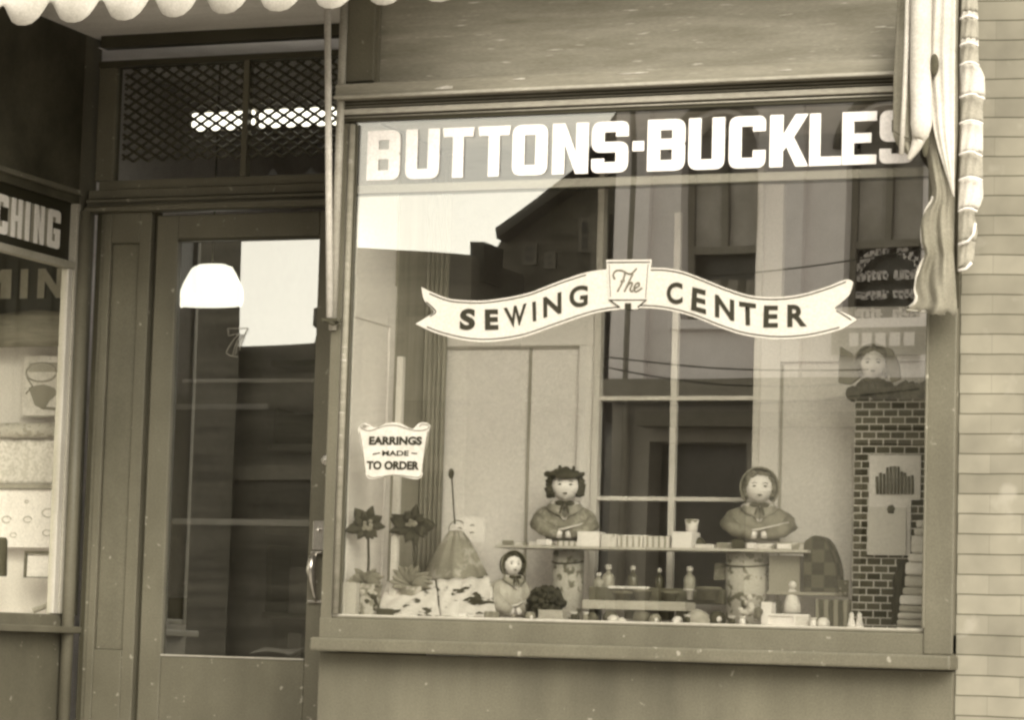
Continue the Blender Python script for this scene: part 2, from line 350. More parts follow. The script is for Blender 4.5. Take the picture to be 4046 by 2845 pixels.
# ================================================================== SETTING
def sheet(name, x0, x1, y0, y1, z, mat):
    o = MB().add([(x0, y0, z), (x1, y0, z), (x1, y1, z), (x0, y1, z)], [(0, 1, 2, 3)]).build(name, mat); return tag(o, kind='structure')
sheet('ground', -120, 120, -120, 60, -0.20, paint('bare_ground', 0.28, rough=0.95))
sheet('road', -120, 120, -22.0, -4.0, -0.15, paint('asphalt', 0.28, rough=0.9, var=0.3, scale=6))
tag(MB().box(-120, 120, -4.0, 0.9, -0.3, 0.0).build('sidewalk', paint('concrete', 0.45, rough=0.9, var=0.15, scale=4)), kind='structure')
tag(MB().box(-120, 120, -25.0, -22.0, -0.3, 0.0).build('far_sidewalk', paint('concrete', 0.45)), kind='structure')

# ================================================================== SHOP FRONT
YD = 0.9                              # plane of the door
shop = thing('shop_front', 'olive painted wooden shop front with big lettered window and recessed glazed door', 'shop front')
XL, XR = -0.03, 2.105                # glass edges
ZB, ZT = 0.944, 2.752
MB().box(-5.0, 2.214, 0.05, 5.0, 3.551, 8.5).build('upper_storey', M_recess, shop)
# --- bulkhead, sill, ledge
MB().box(-0.105, 2.212, 0.0, 0.12, 0.0, 0.812).build('bulkhead', M_bulk, shop, bevel=0.004)
mb = MB().box(-0.105, 2.212, -0.006, 0.10, 0.862, 0.934); mb.box(-0.10, 2.2, 0.002, 0.02, 0.934, 0.941)
sill = mb.build('sill', M_wood, shop, bevel=0.004)
MB().box(-0.08, 2.13, 0.0055, 0.03, 0.9412, 0.950).build('sill_bead', M_bead, sill, bevel=0.002)
MB().prism([(-0.095, 0.815), (2.226, 0.815), (2.226, 0.864), (-0.095, 0.864)], -0.105, 0.02).build('window_ledge', M_wood, shop, bevel=0.008)
# --- corner post (left of the glass) with mouldings
mb = MB().box(-0.105, -0.060, 0.0, 0.10, 0.864, 2.745)
mb.box(-0.10, 0.03, 0.0, 0.10, 2.90, 3.34)
post = mb.build('corner_post', M_recess, shop, bevel=0.004)
MB().tube([(-0.092, -0.008, 1.98), (-0.092, -0.008, 3.3)], 0.015, 12).build('bead', M_bead, post)  # pale colour paints in the highlight along the post moulding
MB().tube([(-0.045, 0.0, 0.95), (-0.045, 0.0, 2.74)], 0.012, 12).build('bead', M_cornice, post)
MB().box(-0.034, -0.028, 0.004, 0.02, 0.95, 2.74).build('glazing_bead', M_dark, post)
# reveal behind the post: the return wall of the recess
MB().box(-0.115, -0.062, 0.10, YD, 0.0, 3.34).build('recess_wall', M_recess, shop)
# --- right pilaster
mb = MB().box(2.112, 2.212, -0.012, 0.10, 0.864, 3.34)
MB.box(mb, 2.107, 2.118, -0.020, 0.02, 0.95, 2.75)
mb.build('pilaster', M_wood, shop, bevel=0.006)
# --- window head mouldings
head = MB().box(-0.10, 2.112, -0.045, 0.08, 2.828, 2.884).build('cornice', M_cornice, shop, bevel=0.005)
MB().box(-0.10, 2.112, -0.058, -0.045, 2.826, 2.838).build('cornice_lip', M_bead, head, bevel=0.003)
MB().box(-0.10, 2.112, 0.012, 0.08, 2.797, 2.828).build('cove', M_dark, head)  # dark colour puts in the shade under the cornice
mb = MB().box(-0.10, 2.112, 0.004, 0.012, 2.817, 2.821); mb.box(-0.10, 2.112, 0.000, 0.012, 2.804, 2.808)
mb.build('bead', M_cornice, head)
MB().box(-0.09, 2.112, -0.010, 0.08, 2.776, 2.797).build('head_rail', M_bead, head, bevel=0.003)
MB().box(-0.09, 2.112, 0.006, 0.08, 2.752, 2.776).build('rebate', M_dark, head)  # recess shade put into the colour of the rebate
MB().tube([(-0.085, 0.0, 2.766), (2.11, 0.0, 2.766)], 0.003, 6).build('bead', M_bead, head)
# scraped places on the cornice board
def patch(mbx, pts, y): mbx.prism(pts, y, y + 0.004)
for (cx, cz, ww, hh) in ((0.33, 2.853, 0.075, 0.012), (1.05, 2.874, 0.12, 0.004), (0.62, 2.872, 0.05, 0.004), (1.6, 2.86, 0.06, 0.003)):
    pts = [(cx - ww / 2, cz - hh * .3), (cx - ww * .1, cz - hh / 2), (cx + ww * .45, cz - hh * .45), (cx + ww / 2, cz + hh * .3), (cx + ww * .2, cz + hh / 2), (cx - ww * .2, cz + hh * .1)]
    mb = MB(); patch(mb, pts, -0.0475); mb.build('paint_chip', paint('bare_wood', .5, var=.3, scale=30), head)
# --- fascia above
MB().box(0.032, 2.112, 0.035, 0.09, 2.884, 3.34).build('fascia_panel', M_fascia, shop)
MB().box(0.03, 0.042, 0.010, 0.035, 2.884, 3.34).build('fascia_bead', M_wood, shop)
MB().box(-0.12, 2.13, -0.42, 0.09, 3.34, 3.55).build('awning_box', M_recess, shop, bevel=0.01)
# thin ridge of worn paint where the fascia meets the cornice
mb = MB()
rows = []
N = 70
for i in range(N + 1):
    x = 0.25 + (2.1 - 0.25) * i / N
    hgt = 0.003 + 0.005 * max(0, math.sin(i * 0.55) * math.sin(i * 0.21 + 1)) + random.uniform(0, 0.002)
    rows.append([(x, 0.033, 2.884), (x, 0.030, 2.886 + hgt), (x, 0.035, 2.888 + hgt)])
mb.grid(rows); mb.build('worn_edge', M_paper, shop)
# --- recess ceiling, lintel, transom
MB().box(-1.72, -0.115, -0.02, YD + 0.1, 3.335, 3.40).build('recess_ceiling', M_soffit, shop)
mb = MB().box(-1.62, -0.115, YD, YD + 0.06, 3.285, 3.335)
mb.box(-1.62, -0.115, YD - 0.012, YD + 0.06, 3.20, 3.225)
mb.build('transom_head', M_dark, shop, bevel=0.003)
tr = MB().box(-1.60, -0.115, YD, YD + 0.05, 2.682, 2.722)
tr.box(-1.62, -1.535, YD, YD + 0.05, 2.722, 3.20)
transom = tr.build('transom', M_recess, shop, bevel=0.004)
xmu = at(549, 320, YD).x; MB().box(xmu - .013, xmu + .013, YD - 0.012, YD + 0.03, 2.722, 3.20).build('mullion', M_recess, transom, bevel=0.003)
MB().box(-1.535, -0.115, YD + 0.02, YD + 0.024, 2.722, 3.20).build('pane', M_glass_dim, transom)
mb = MB(); x0, x1, z0, z1 = -1.50, -0.12, 2.80, 3.19; P1 = 0.068; sl = 0.62
c = x0 - (z1 - z0) / sl
while c < x1 + (z1 - z0) / sl:
    for sgn in (1, -1):
        # line x = c + sgn*(z-z0)/sl clipped to the frame
        za, zb = z0, z1; xa = c; xb = c + sgn * (z1 - z0) / sl
        def clip(xa, za, xb, zb):
            if max(xa, xb) < x0 or min(xa, xb) > x1: return None
            pts = []
            for (px, pz, qx, qz) in ((xa, za, xb, zb), (xb, zb, xa, za)):
                if px < x0: t = (x0 - px) / (qx - px); px, pz = x0, pz + (qz - pz) * t
                elif px > x1: t = (x1 - px) / (qx - px); px, pz = x1, pz + (qz - pz) * t
                pts.append((px, pz))
            return pts
        r = clip(xa, za, xb, zb)
        if r and abs(r[0][0] - r[1][0]) > 0.02:
            mb.tube([(r[0][0], YD + 0.012 + 0.002 * sgn, r[0][1]), (r[1][0], YD + 0.012 + 0.002 * sgn, r[1][1])], 0.0068, 5, cap=False)
    c += P1
mb.build('wire_grille', M_dark, transom)
# lintel mouldings under the transom
lin = MB().box(-1.64, -0.115, YD - 0.01, YD + 0.06, 2.645, 2.682)
lin.box(-1.64, -0.115, YD - 0.03, YD + 0.06, 2.625, 2.640)
lin.box(-1.64, -0.115, YD - 0.022, YD + 0.06, 2.608, 2.6245)
lin.box(-1.64, -0.115, YD - 0.045, YD + 0.06, 2.588, 2.606)
lintel = lin.build('lintel', M_recess, shop, bevel=0.003)
MB().tube([(-1.62, YD - 0.045, 2.607), (-0.12, YD - 0.045, 2.607)], 0.004, 6).build('bead', M_wood, lintel)
# --- door side: pilaster panel left of the door
sp = MB().box(-1.585, -1.565, YD + 0.01, YD + 0.05, 0.0, 2.588)
sp.box(-1.565, -1.53, YD, YD + 0.05, 0.0, 2.588); sp.box(-1.40, -1.346, YD, YD + 0.05, 0.0, 2.588)
sp.box(-1.53, -1.40, YD, YD + 0.05, 2.46, 2.588); sp.box(-1.53, -1.40, YD, YD + 0.05, 0.0, 0.79)
sp.box(-1.53, -1.40, YD + 0.018, YD + 0.05, 0.79, 2.46)
sidep = sp.build('side_panel', M_recess, shop, bevel=0.004)
MB().box(-1.346, -1.322, YD + 0.035, YD + 0.05, 0.0, 2.588).build('door_gap', M_dark, sidep)
MB().tube([(-1.637, YD - 0.03, 0), (-1.637, YD - 0.03, 2.59)], 0.026, 14).build('corner_bead', M_recess, shop)
MB().box(-1.61, -1.585, YD + 0.02, YD + 0.05, 0, 2.6).build('corner_groove', M_dark, shop)
# --- door
DX0, DX1 = -1.32, -0.47
dr = MB().box(DX0, -1.222, YD, YD + 0.045, 0.03, 2.57); dr.box(-0.585, DX1, YD, YD + 0.045, 0.03, 2.57)
dr.box(-1.222, -0.585, YD, YD + 0.045, 2.472, 2.57); dr.box(-1.222, -0.585, YD, YD + 0.045, 0.03, 0.772)
door = dr.build('door', M_recess, shop, bevel=0.005)
MB().box(-1.222, -0.585, YD + 0.022, YD + 0.026, 0.772, 2.472).build('pane', M_glass_door, door)
MB().box(-1.222, -0.585, YD + 0.004, YD + 0.02, 2.460, 2.4715).build('glazing_bead', M_dark, door)
MB().box(-1.221, -0.586, YD - 0.004, YD + 0.02, 0.7725, 0.779).build('glazing_bead', M_bead, door)
MB().box(DX1, -0.115, YD + 0.0, YD + 0.06, 0, 2.588).build('door_jamb', M_recess, shop)
# lock
lk = at(731, 1032, YD)
lb = MB(); lb.lathe([(0.021, 0), (0.021, 0.006), (0.016, 0.009), (0.012, 0.007), (0.009, 0.010), (0.004, 0.011)], n=24)
lb.xf(Matrix.Translation((lk.x, YD, lk.z)) @ Matrix.Rotation(PI / 2, 4, 'X')); lb.build('lock_cylinder', M_metal, door)
# handle: plate, thumb latch, grip and foot
hx = at(714, 1250, YD).x; hz0 = at(714, 1352, YD).z; hz1 = at(714, 1240, YD).z; hz2 = at(714, 1168, YD).z
mb = MB().box(hx - 0.026, hx + 0.026, YD - 0.006, YD, hz1 + 0.012, hz2)
mb.box(hx - 0.022, hx + 0.024, YD - 0.030, YD, hz1 - 0.004, hz1 + 0.006)
mb.box(hx - 0.034, hx + 0.030, YD - 0.016, YD, hz0, hz0 + 0.010)
mb.lathe([(0.005, hz2 - 0.045), (0.012, hz2 - 0.040), (0.010, hz2 - 0.03), (0.004, hz2 - 0.028)], (hx, YD - 0.010, 0), 12)
mb.build('handle', M_metal, door, bevel=0.002)
mb = MB(); gp = [(hx, YD - 0.03, hz1), (hx - .004, YD - 0.052, hz1 - 0.03), (hx - .004, YD - 0.058, hz1 - 0.07), (hx, YD - 0.05, hz1 - 0.12), (hx + .002, YD - 0.03, hz0 + 0.03), (hx + .002, YD - 0.012, hz0 + 0.008)]
mb.tube(gp, [0.008, 0.017, 0.020, 0.013, 0.008, 0.008], 14); mb.build('handle_grip', M_metal, door)
# number on the door glass: outlined strokes
def stroke(pts2, wd, Y, mbx, dpt=0.002):
    mbx.tube([(p[0], Y, p[1]) for p in pts2], wd / 2, 6)
mb = MB()
def D2(x, y, Y): p = at(x, y, Y); return (p.x, p.z)
S = 1614 / 900.0; KK = 4046 / 2295
def z4(x, y): return ((x / S + 500) / KK, (y / S + 800) / KK)
YN = YD + 0.018
lines7 = [[(718, 892), (790, 892), (857, 890)], [(718, 892), (722, 945)], [(722, 945), (760, 935), (800, 930)], [(857, 890), (835, 940), (812, 1000), (800, 1050)],
          [(800, 930), (770, 960), (740, 1000), (712, 1045), (708, 1068), (730, 1085), (788, 1095)], [(812, 935), (785, 980), (765, 1030), (752, 1085)], [(826, 935), (800, 985), (782, 1030), (770, 1080)]]
for L in lines7: stroke([D2(*z4(*p), YN) for p in L], 0.003, YN, mb)
mb.build('door_number', M_bead, door)
# curtain rod / cross rails visible behind the glass
# --- left side window of the recess (perpendicular to the street)
XW = -1.67
sw = MB().box(XW - 0.10, XW, -0.10, YD + 0.06, 0.0, 0.852)
sw.box(XW - 0.10, XW - 0.0, -0.10, YD + 0.06, 0.872, 0.927)
side = sw.build('side_bulkhead', M_recess, shop, bevel=0.004)
MB().box(XW - 0.05, XW + 0.07, -0.12, 1.0 - 0.1 + 0.02, 0.852, 0.879).build('side_ledge', M_recess, shop, bevel=0.004)
MB().box(XW - 0.05, XW + 0.002, 0.865, YD + 0.1, 0.927, 3.335).build('side_post', M_recess, shop)
MB().box(XW - 0.02, XW + 0.012, 0.835, 0.866, 0.93, 2.62).build('side_stop', paint('pale_stop', 0.30, var=0.1), shop, bevel=0.003)
MB().box(XW - 0.03, XW + 0.004, 0.800, 0.835, 0.93, 2.345).build('side_inner_stop', paint('stop_paint', .42, var=.15), shop, bevel=0.003)
MB().box(XW - 0.03, XW + 0.014, -0.10, 0.835, 2.345, 2.375).build('side_transom_bar', paint('side_bar_paint', 0.24), shop, bevel=0.003)
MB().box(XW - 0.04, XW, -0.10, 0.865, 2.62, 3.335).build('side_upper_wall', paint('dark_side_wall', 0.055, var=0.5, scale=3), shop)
MB().box(XW - 0.04, XW + 0.02, -0.10, 0.865, 2.655, 2.675).build('side_rail', M_recess, shop)
MB().box(XW - 0.014, XW - 0.010, -0.10, 0.80, 0.927, 2.345).build('side_pane', M_glass_side, shop)
# front pier and street window of the left-hand shop
MB().box(XW - 0.14, XW + 0.0, -0.13, -0.10, 0.0, 3.335).build('left_pier', M_wood, shop, bevel=0.004)
MB().box(-4.6, XW - 0.14, -0.13, -0.05, 0.0, 0.93).build('left_bulkhead', M_wood, shop)
MB().box(-4.6, XW - 0.14, -0.11, -0.106, 0.93, 2.9).build('left_street_pane', M_glass_side, shop)
MB().box(-4.6, XW - 0.14, -0.13, -0.05, 2.9, 3.55).build('left_fascia', M_wood, shop)
# display room of the main window
Y2 = 0.76
room = MB().box(-0.06, 2.21, 0.10, Y2 + 0.06, 0.90, 0.935).build('display_floor', paint('display_floor', 0.75, var=0.1), shop)
bk = MB()
def BX(x, y): return D2(x, y, Y2)
# --- backing wall: rails, stiles, recessed panels and the inner window opening
zt = at(1100, 776, Y2).z; ztop = at(1100, 700, Y2).z
bx = lambda x: at(x, 1000, Y2).x
xl, xr = -0.06, 2.30
oL, oR = bx(1330), bx(1700)
bk.box(xl, oL, Y2, Y2 + 0.04, zt, ztop)
bk.box(xl, bx(955), Y2, Y2 + 0.04, 0.93, zt); bk.box(bx(1292), oL, Y2, Y2 + 0.04, 0.93, zt)
bk.box(bx(955), bx(1292), Y2 + 0.018, Y2 + 0.04, 0.93, zt)
bk.box(oR, bx(1745), Y2, Y2 + 0.04, 0.93, 2.6); bk.box(bx(1745), xr, Y2 + 0.018, Y2 + 0.04, 0.93, 1.93); bk.box(bx(1745), xr, Y2, Y2 + 0.04, 1.93, ztop)
bk.box(oL, oR, Y2, Y2 + 0.04, 0.93, 1.06)
backing = bk.build('display_backing', M_backing, shop, bevel=0.003)
M_line = paint('panel_shade_tone', .42)  # darker strips paint in the shade at the panel recess edges
MB().box(bx(956), bx(1291), Y2 + .006, Y2 + .0175, zt - .008, zt - .001).build('panel_shade_line', M_line, backing)
MB().box(bx(1178), bx(1184), Y2 + .010, Y2 + .0175, .95, zt - .009).build('panel_shade_line', M_line, backing)
MB().box(bx(1746), bx(1750), Y2 + .004, Y2 + .0175, .95, 1.92).build('panel_shade_line', M_line, backing)
mb = MB().box(oL - 0.004, oL + 0.022, Y2 - 0.012, Y2 + 0.03, 1.06, 2.7); mb.box(oR - 0.022, oR + 0.004, Y2 - 0.012, Y2 + 0.03, 1.06, 2.7)
cxm = bx(1508)
mb.box(cxm - 0.012, cxm + 0.012, Y2 - 0.008, Y2 + 0.02, 1.06, 2.5)
for yy in (893, 1119):
    zz = at(1508, yy, Y2).z; mb.box(oL + 0.022, cxm - 0.012, Y2 - 0.006, Y2 + 0.018, zz - 0.008, zz + 0.008); mb.box(cxm + 0.012, oR - 0.022, Y2 - 0.006, Y2 + 0.018, zz - 0.008, zz + 0.008)
mb.build('inner_sash', M_sash, backing, bevel=0.002)
def yx(x):                            # depth on the return wall seen at photo column x
    rr_ = ray(x, 1000); t = (-0.050 - CAM.x) / rr_.x; return CAM.y + rr_.y * t
ya_, yb_ = max(.105, yx(790)), yx(866)
lw = MB().box(-0.061, -0.050, .10, yb_ + .05, 2.04, 2.20); lw.box(-0.061, -0.050, yb_, yb_ + .05, .94, 2.04); lw.box(-0.061, -0.056, .10, yb_, .94, 2.04)
lw.box(-0.061, -0.057, .10, yb_ + .05, 2.20, 2.79)
lw.build('return_lining', M_backing, shop, bevel=.002)
MB().box(-0.061, -0.045, yb_ + .05, Y2, .94, 2.79).build('return_drape', paint('drab_curtain', 0.30, var=0.2, scale=5, stretch=(6, 6, .3)), shop)
# corner folds between the two left panels (drawn curtain)
rows = []
for z in (0.94, 2.75): rows.append([(-0.045 + 0.10 * k / 30, Y2 - .015 - 0.02 * abs(math.sin(k * .55)), z) for k in range(31)])
MB().grid(rows).build('corner_curtain', paint('drab_curtain', 0.30, var=0.2, scale=5, stretch=(6, 6, .3)), shop, solid=0.002)
# dim shop interior
rm = MB()
rm.add([(-1.7, 4.5, 0), (2.6, 4.5, 0), (2.6, 4.5, 3.3), (-1.7, 4.5, 3.3)], [(0, 1, 2, 3)])
rm.add([(-1.75, YD + 0.1, 0), (-1.75, 4.5, 0), (-1.75, 4.5, 3.3), (-1.75, YD + 0.1, 3.3)], [(0, 1, 2, 3)])
rm.add([(2.45, 0.1, 0), (2.45, 4.5, 0), (2.45, 4.5, 3.3), (2.45, 0.1, 3.3)], [(3, 2, 1, 0)])
rm.add([(-1.75, YD + .06, 0.01), (2.6, YD + .06, 0.01), (2.6, 4.5, 0.01), (-1.75, 4.5, 0.01)], [(0, 1, 2, 3)])
rm.add([(-1.75, YD + .06, 3.3), (2.6, YD + .06, 3.3), (2.6, 4.5, 3.3), (-1.75, 4.5, 3.3)], [(0, 1, 2, 3)])
rm.build('shop_interior', M_room, shop)
MB().box(-0.06, 2.45, 0.09, Y2 + .1, 2.80, 2.83).build('display_ceiling', paint('display_ceiling', 0.8), shop)
MB().box(2.215, 2.26, 0.09, Y2, 0.9, 2.8).build('display_side', M_backing, shop)
# main glass
MB().box(XL - 0.01, XR + 0.01, 0.020, 0.026, 0.940, 2.474).build('window_pane', M_glass_main, shop)
MB().box(XL - 0.01, XR + 0.01, 0.020, 0.026, 2.474, 2.755).build('lettered_pane', M_glass_top, shop)
mb = MB()
zc = at(1500, 431, 0.02).z
MB().box(XL, XR, 0.027, 0.030, 2.487, 2.517).build('shade_hem', paint('shade_hem', 0.60, var=0.05), shop)
MB().box(XL, XR, 0.027, 0.031, 2.480, 2.4865).build('shade_line', M_dark, shop)

# ================================================================== WRITING ON THE GLASS
zA = at(1500 / KK, 511 / KK, 0).z; zBm = at(1500 / KK, 709 / KK, 0).z
lt = thing('window_lettering', 'large white block letters BUTTONS BUCKLES across the top of the window glass', 'lettering')
spans = [('B', 1452, 1582), ('U', 1604, 1737), ('T', 1749, 1873), ('T', 1889, 2016), ('O', 2025, 2164), ('N', 2183, 2325), ('S', 2338, 2483), ('.', 2499, 2545),
         ('B', 2558, 2707), ('U', 2720, 2863), ('C', 2880, 3025), ('K', 3041, 3195), ('L', 3198, 3324), ('E', 3327, 3463), ('S', 3475, 3612)]
zlo, zhi = 2.532, 2.716
for ch, a, b in spans:
    xa = at(a / KK, 340, 0.018).x; xb = at(b / KK, 340, 0.018).x; hgt = zhi - zlo; wd = xb - xa; t = 0.345 * wd
    if ch == '.': zm = (zlo + zhi) / 2; cs = [[(xa, zm - .018), (xb, zm - .018), (xb, zm + .018), (xa, zm + .018)]]
    else: cs = shift(glyph(ch, wd, hgt, t, 0.26), xa, zlo)
    me = curve_mesh(cs, 0.002); me.transform(Matrix.Translation((0, 0.017, 0)))
    mesh_obj('dot' if ch == '.' else 'letter', me, paint('lettering_white', .86, var=.02), lt)

# ribbon banner
def zA1(x, y): return ((x / 2.017 + 1350) / KK, (y / 2.017 + 900) / KK)
def zA2(x, y): return ((x / 2.017 + 2350) / KK, (y / 2.017 + 900) / KK)
def smooth(pts, n=6):
    out = []
    for i in range(len(pts) - 1):
        p0 = Vector(pts[max(i - 1, 0)]); p1 = Vector(pts[i]); p2 = Vector(pts[i + 1]); p3 = Vector(pts[min(i + 2, len(pts) - 1)])
        for k in range(n):
            t = k / n; out.append(tuple(0.5 * ((2 * p1) + (-p0 + p2) * t + (2 * p0 - 5 * p1 + 4 * p2 - p3) * t * t + (-p0 + 3 * p1 - 3 * p2 + p3) * t ** 3)))
    out.append(tuple(pts[-1])); return out
YG = 0.017
ban = thing('ribbon_sign', 'white ribbon shaped sign reading The Sewing Center across the middle of the window', 'sign')
upper = [zA1(635, 470), zA1(700, 505), zA1(850, 562), zA1(1000, 578), zA1(1150, 578), zA1(1350, 550), zA1(1500, 515), zA1(1600, 478), zA1(1750, 420), zA1(1950, 355), zA1(2110, 330)]
upper2 = [zA2(440, 318), zA2(560, 320), zA2(700, 345), zA2(850, 400), zA2(1050, 480), zA2(1250, 540), zA2(1450, 552), zA2(1650, 528), zA2(1850, 470), zA2(2000, 412), zA2(2060, 432)]
tailR = [zA2(2060, 432), zA2(2030, 530), zA2(1960, 600), zA2(1915, 645), zA2(2010, 685), zA2(2092, 730)]
lower2 = [zA2(2092, 730), zA2(1950, 815), zA2(1700, 872), zA2(1450, 888), zA2(1200, 858), zA2(1000, 795), zA2(800, 715), zA2(600, 660), zA2(400, 640), zA2(200, 652), zA1(2100, 665), zA1(1950, 700), zA1(1700, 785),
          zA1(1450, 870), zA1(1200, 908), zA1(1000, 900), zA1(800, 855), zA1(680, 810), zA1(588, 765)]
tailL = [zA1(588, 765), zA1(690, 705), zA1(735, 665), zA1(660, 580), zA1(635, 470)]
outl = smooth(upper)[:-1] + [zA1(2120, 330)] + smooth(upper2)[:-1] + smooth(tailR)[:-1] + smooth(lower2)[:-1] + smooth(tailL)[:-1]
c2 = [D2(x, y, YG) for x, y in outl]
me = curve_mesh([c2], 0.002); me.transform(Matrix.Translation((0, YG, 0))); mesh_obj('ribbon', me, paint('ribbon_cream', .52, var=.05), ban)
# fine dark lining parallel to both edges
mb = MB()
def lining(seq, dy, dx=0):
    stroke([D2(x + dx, y + dy, YG - .002) for x, y in smooth(seq, 5)], 0.0042, YG - .002, mb)
lining(upper[1:-1], 5); lining(upper2[:-1], 5); lining(lower2[1:-1], -6); 
lining([zA1(690, 705), zA1(735, 665), zA1(660, 590)], 0, 4)
lining([zA2(1935, 650), zA2(2010, 695), zA2(2050, 722)], 3, -2)
mb.build('lining', M_ink, ban)
# central plaque with folded foot
cs = [D2(*zA2(*p), YG - .003) for p in ((92, 255), (455, 252), (420, 575), (350, 630), (345, 650), (205, 650), (200, 640), (112, 575))]
me = curve_mesh([cs], 0.002); me.transform(Matrix.Translation((0, YG - .003, 0))); mesh_obj('plaque', me, paint('ribbon_cream', .52, var=.05), ban)
mb = MB()
for L in ([(100, 275), (440, 272)], [(115, 290), (125, 550)], [(425, 290), (405, 560)], [(112, 575), (412, 575)], [(125, 580), (200, 632)], [(405, 580), (342, 632)]):
    stroke([D2(*zA2(*p), YG - .0052) for p in L], 0.004 if L[0][1] > 560 or L[0][1] < 280 else 0.002, YG - .0052, mb)
cs = [D2(*zA2(*p), YG - .0055) for p in ((240, 600), (290, 600), (290, 655), (240, 655))]; mb.prism(cs, YG - .0065, YG - .0045)
mb.build('plaque_lining', M_ink, ban)
mb = MB()
for L in ([(162, 408), (148, 375), (170, 342), (220, 340), (285, 368), (335, 322)], [(245, 355), (222, 430), (182, 508)], [(305, 365), (268, 440), (238, 508)], [(250, 480), (278, 440), (300, 440), (284, 490), (298, 506), (318, 488)],
          [(318, 484), (352, 462), (352, 438), (330, 446), (314, 482), (332, 508), (378, 478)], [(208, 425), (240, 418)]):
    stroke([D2(*zA2(*p), YG - .0052) for p in smooth(L, 4)], 0.0065, YG - .0052, mb)
mb.build('script_word', paint('grey_ink', 0.14), ban)
# SEWING / CENTER set along the ribbon
def letter_quad(ch, q, name='letter', bold=0.035):
    me = text_mesh(ch, bold); xs = [v.co.x for v in me.vertices]; zs = [v.co.z for v in me.vertices]
    ax, bx_, az_, bz = min(xs), max(xs), min(zs), max(zs)
    P_ = [Vector(D2(*p, YG - .003)) for p in q]    # TL TR BR BL
    for v in me.vertices:
        u = (v.co.x - ax) / (bx_ - ax); t = (v.co.z - az_) / (bz - az_)
        p = P_[3].lerp(P_[2], u).lerp(P_[0].lerp(P_[1], u), t); v.co = Vector((p.x, YG - .003, p.y))
    mesh_obj(name, me, M_ink, ban)
sq = [('S', (945, 648), (1068, 640), (1062, 812), (938, 818)), ('E', (1140, 650), (1248, 648), (1250, 812), (1142, 815)), ('W', (1290, 640), (1475, 600), (1448, 775), (1338, 795)),
      ('I', (1518, 592), (1548, 585), (1552, 742), (1524, 748)), ('N', (1605, 555), (1752, 508), (1752, 680), (1608, 718)), ('G', (1812, 470), (1965, 452), (1960, 625), (1818, 640))]
for ch, *q in sq: letter_quad(ch, [zA1(*p) for p in q], bold=0.05 if ch in 'SE' else 0.03)
cq = [('C', (570, 438), (700, 432), (702, 608), (575, 608)), ('E', (778, 470), (885, 498), (888, 690), (766, 655)), ('N', (958, 528), (1112, 578), (1112, 745), (958, 710)),
      ('T', (1150, 585), (1285, 605), (1290, 780), (1150, 775)), ('E', (1348, 618), (1462, 620), (1460, 795), (1342, 795)), ('R', (1535, 612), (1678, 612), (1692, 785), (1535, 792))]
for ch, *q in cq: letter_quad(ch, [zA2(*p) for p in q], bold=0.035)

# scroll sign EARRINGS MADE TO ORDER
ss = thing('scroll_sign', 'small scroll shaped sign reading EARRINGS MADE TO ORDER at the left of the glass', 'sign')
def zS(x, y): return ((x / 1.794 + 1300) / KK, (y / 1.794 + 1600) / KK)
so_ = [(205, 175), (225, 140), (262, 130), (300, 150), (345, 160), (400, 135), (460, 125), (520, 138), (590, 170), (640, 130), (690, 128), (718, 150), (705, 190), (685, 300), (662, 420), (662, 500), (620, 528), (540, 515), (470, 500), (390, 512), (310, 528), (265, 505), (250, 400), (225, 280), (205, 175)]
c2 = [D2(*zS(*p), YG) for p in smooth(so_, 4)[:-1]]
me = curve_mesh([c2], 0.002); me.transform(Matrix.Translation((0, YG, 0))); mesh_obj('board', me, paint('sign_cream', 0.50, var=0.1, scale=20), ss)
mb = MB()
for L in ([(262, 145), (228, 142), (225, 160), (255, 178), (300, 182), (360, 160), (420, 146), (480, 146), (540, 165), (600, 180), (660, 182), (705, 165), (705, 145), (660, 138), (640, 155)], [(272, 500), (310, 518), (380, 508), (470, 498), (560, 508), (630, 515), (655, 498)], [(285, 150), (235, 155), (262, 165)], [(215, 190), (240, 330), (258, 480)], [(700, 190), (678, 330), (660, 480)]):
    stroke([D2(*zS(*p), YG - .002) for p in smooth(L, 4)], 0.003, YG - .002, mb)
mb.build('scroll_outline', paint('grey_ink', 0.14), ss)
for s_, x0_, x1_, y0_, y1_, bd in (('EARRINGS', 285, 662, 225, 285, .05), ('MADE', 378, 568, 325, 362, .03), ('TO ORDER', 268, 642, 400, 460, .05)):
    a = D2(*zS(x0_, y1_), YG); b = D2(*zS(x1_, y0_), YG)
    mesh_obj('words', fit_text(s_, a[0], b[0], a[1], b[1], YG - .003, bd), M_ink, ss)
for a, b in (((310, 350), (360, 340)), ((585, 342), (625, 345))):
    mb = MB(); stroke([D2(*zS(*a), YG - .003), D2(*zS(*b), YG - .003)], 0.004, YG - .003, mb); mb.build('dash', M_ink, ss)

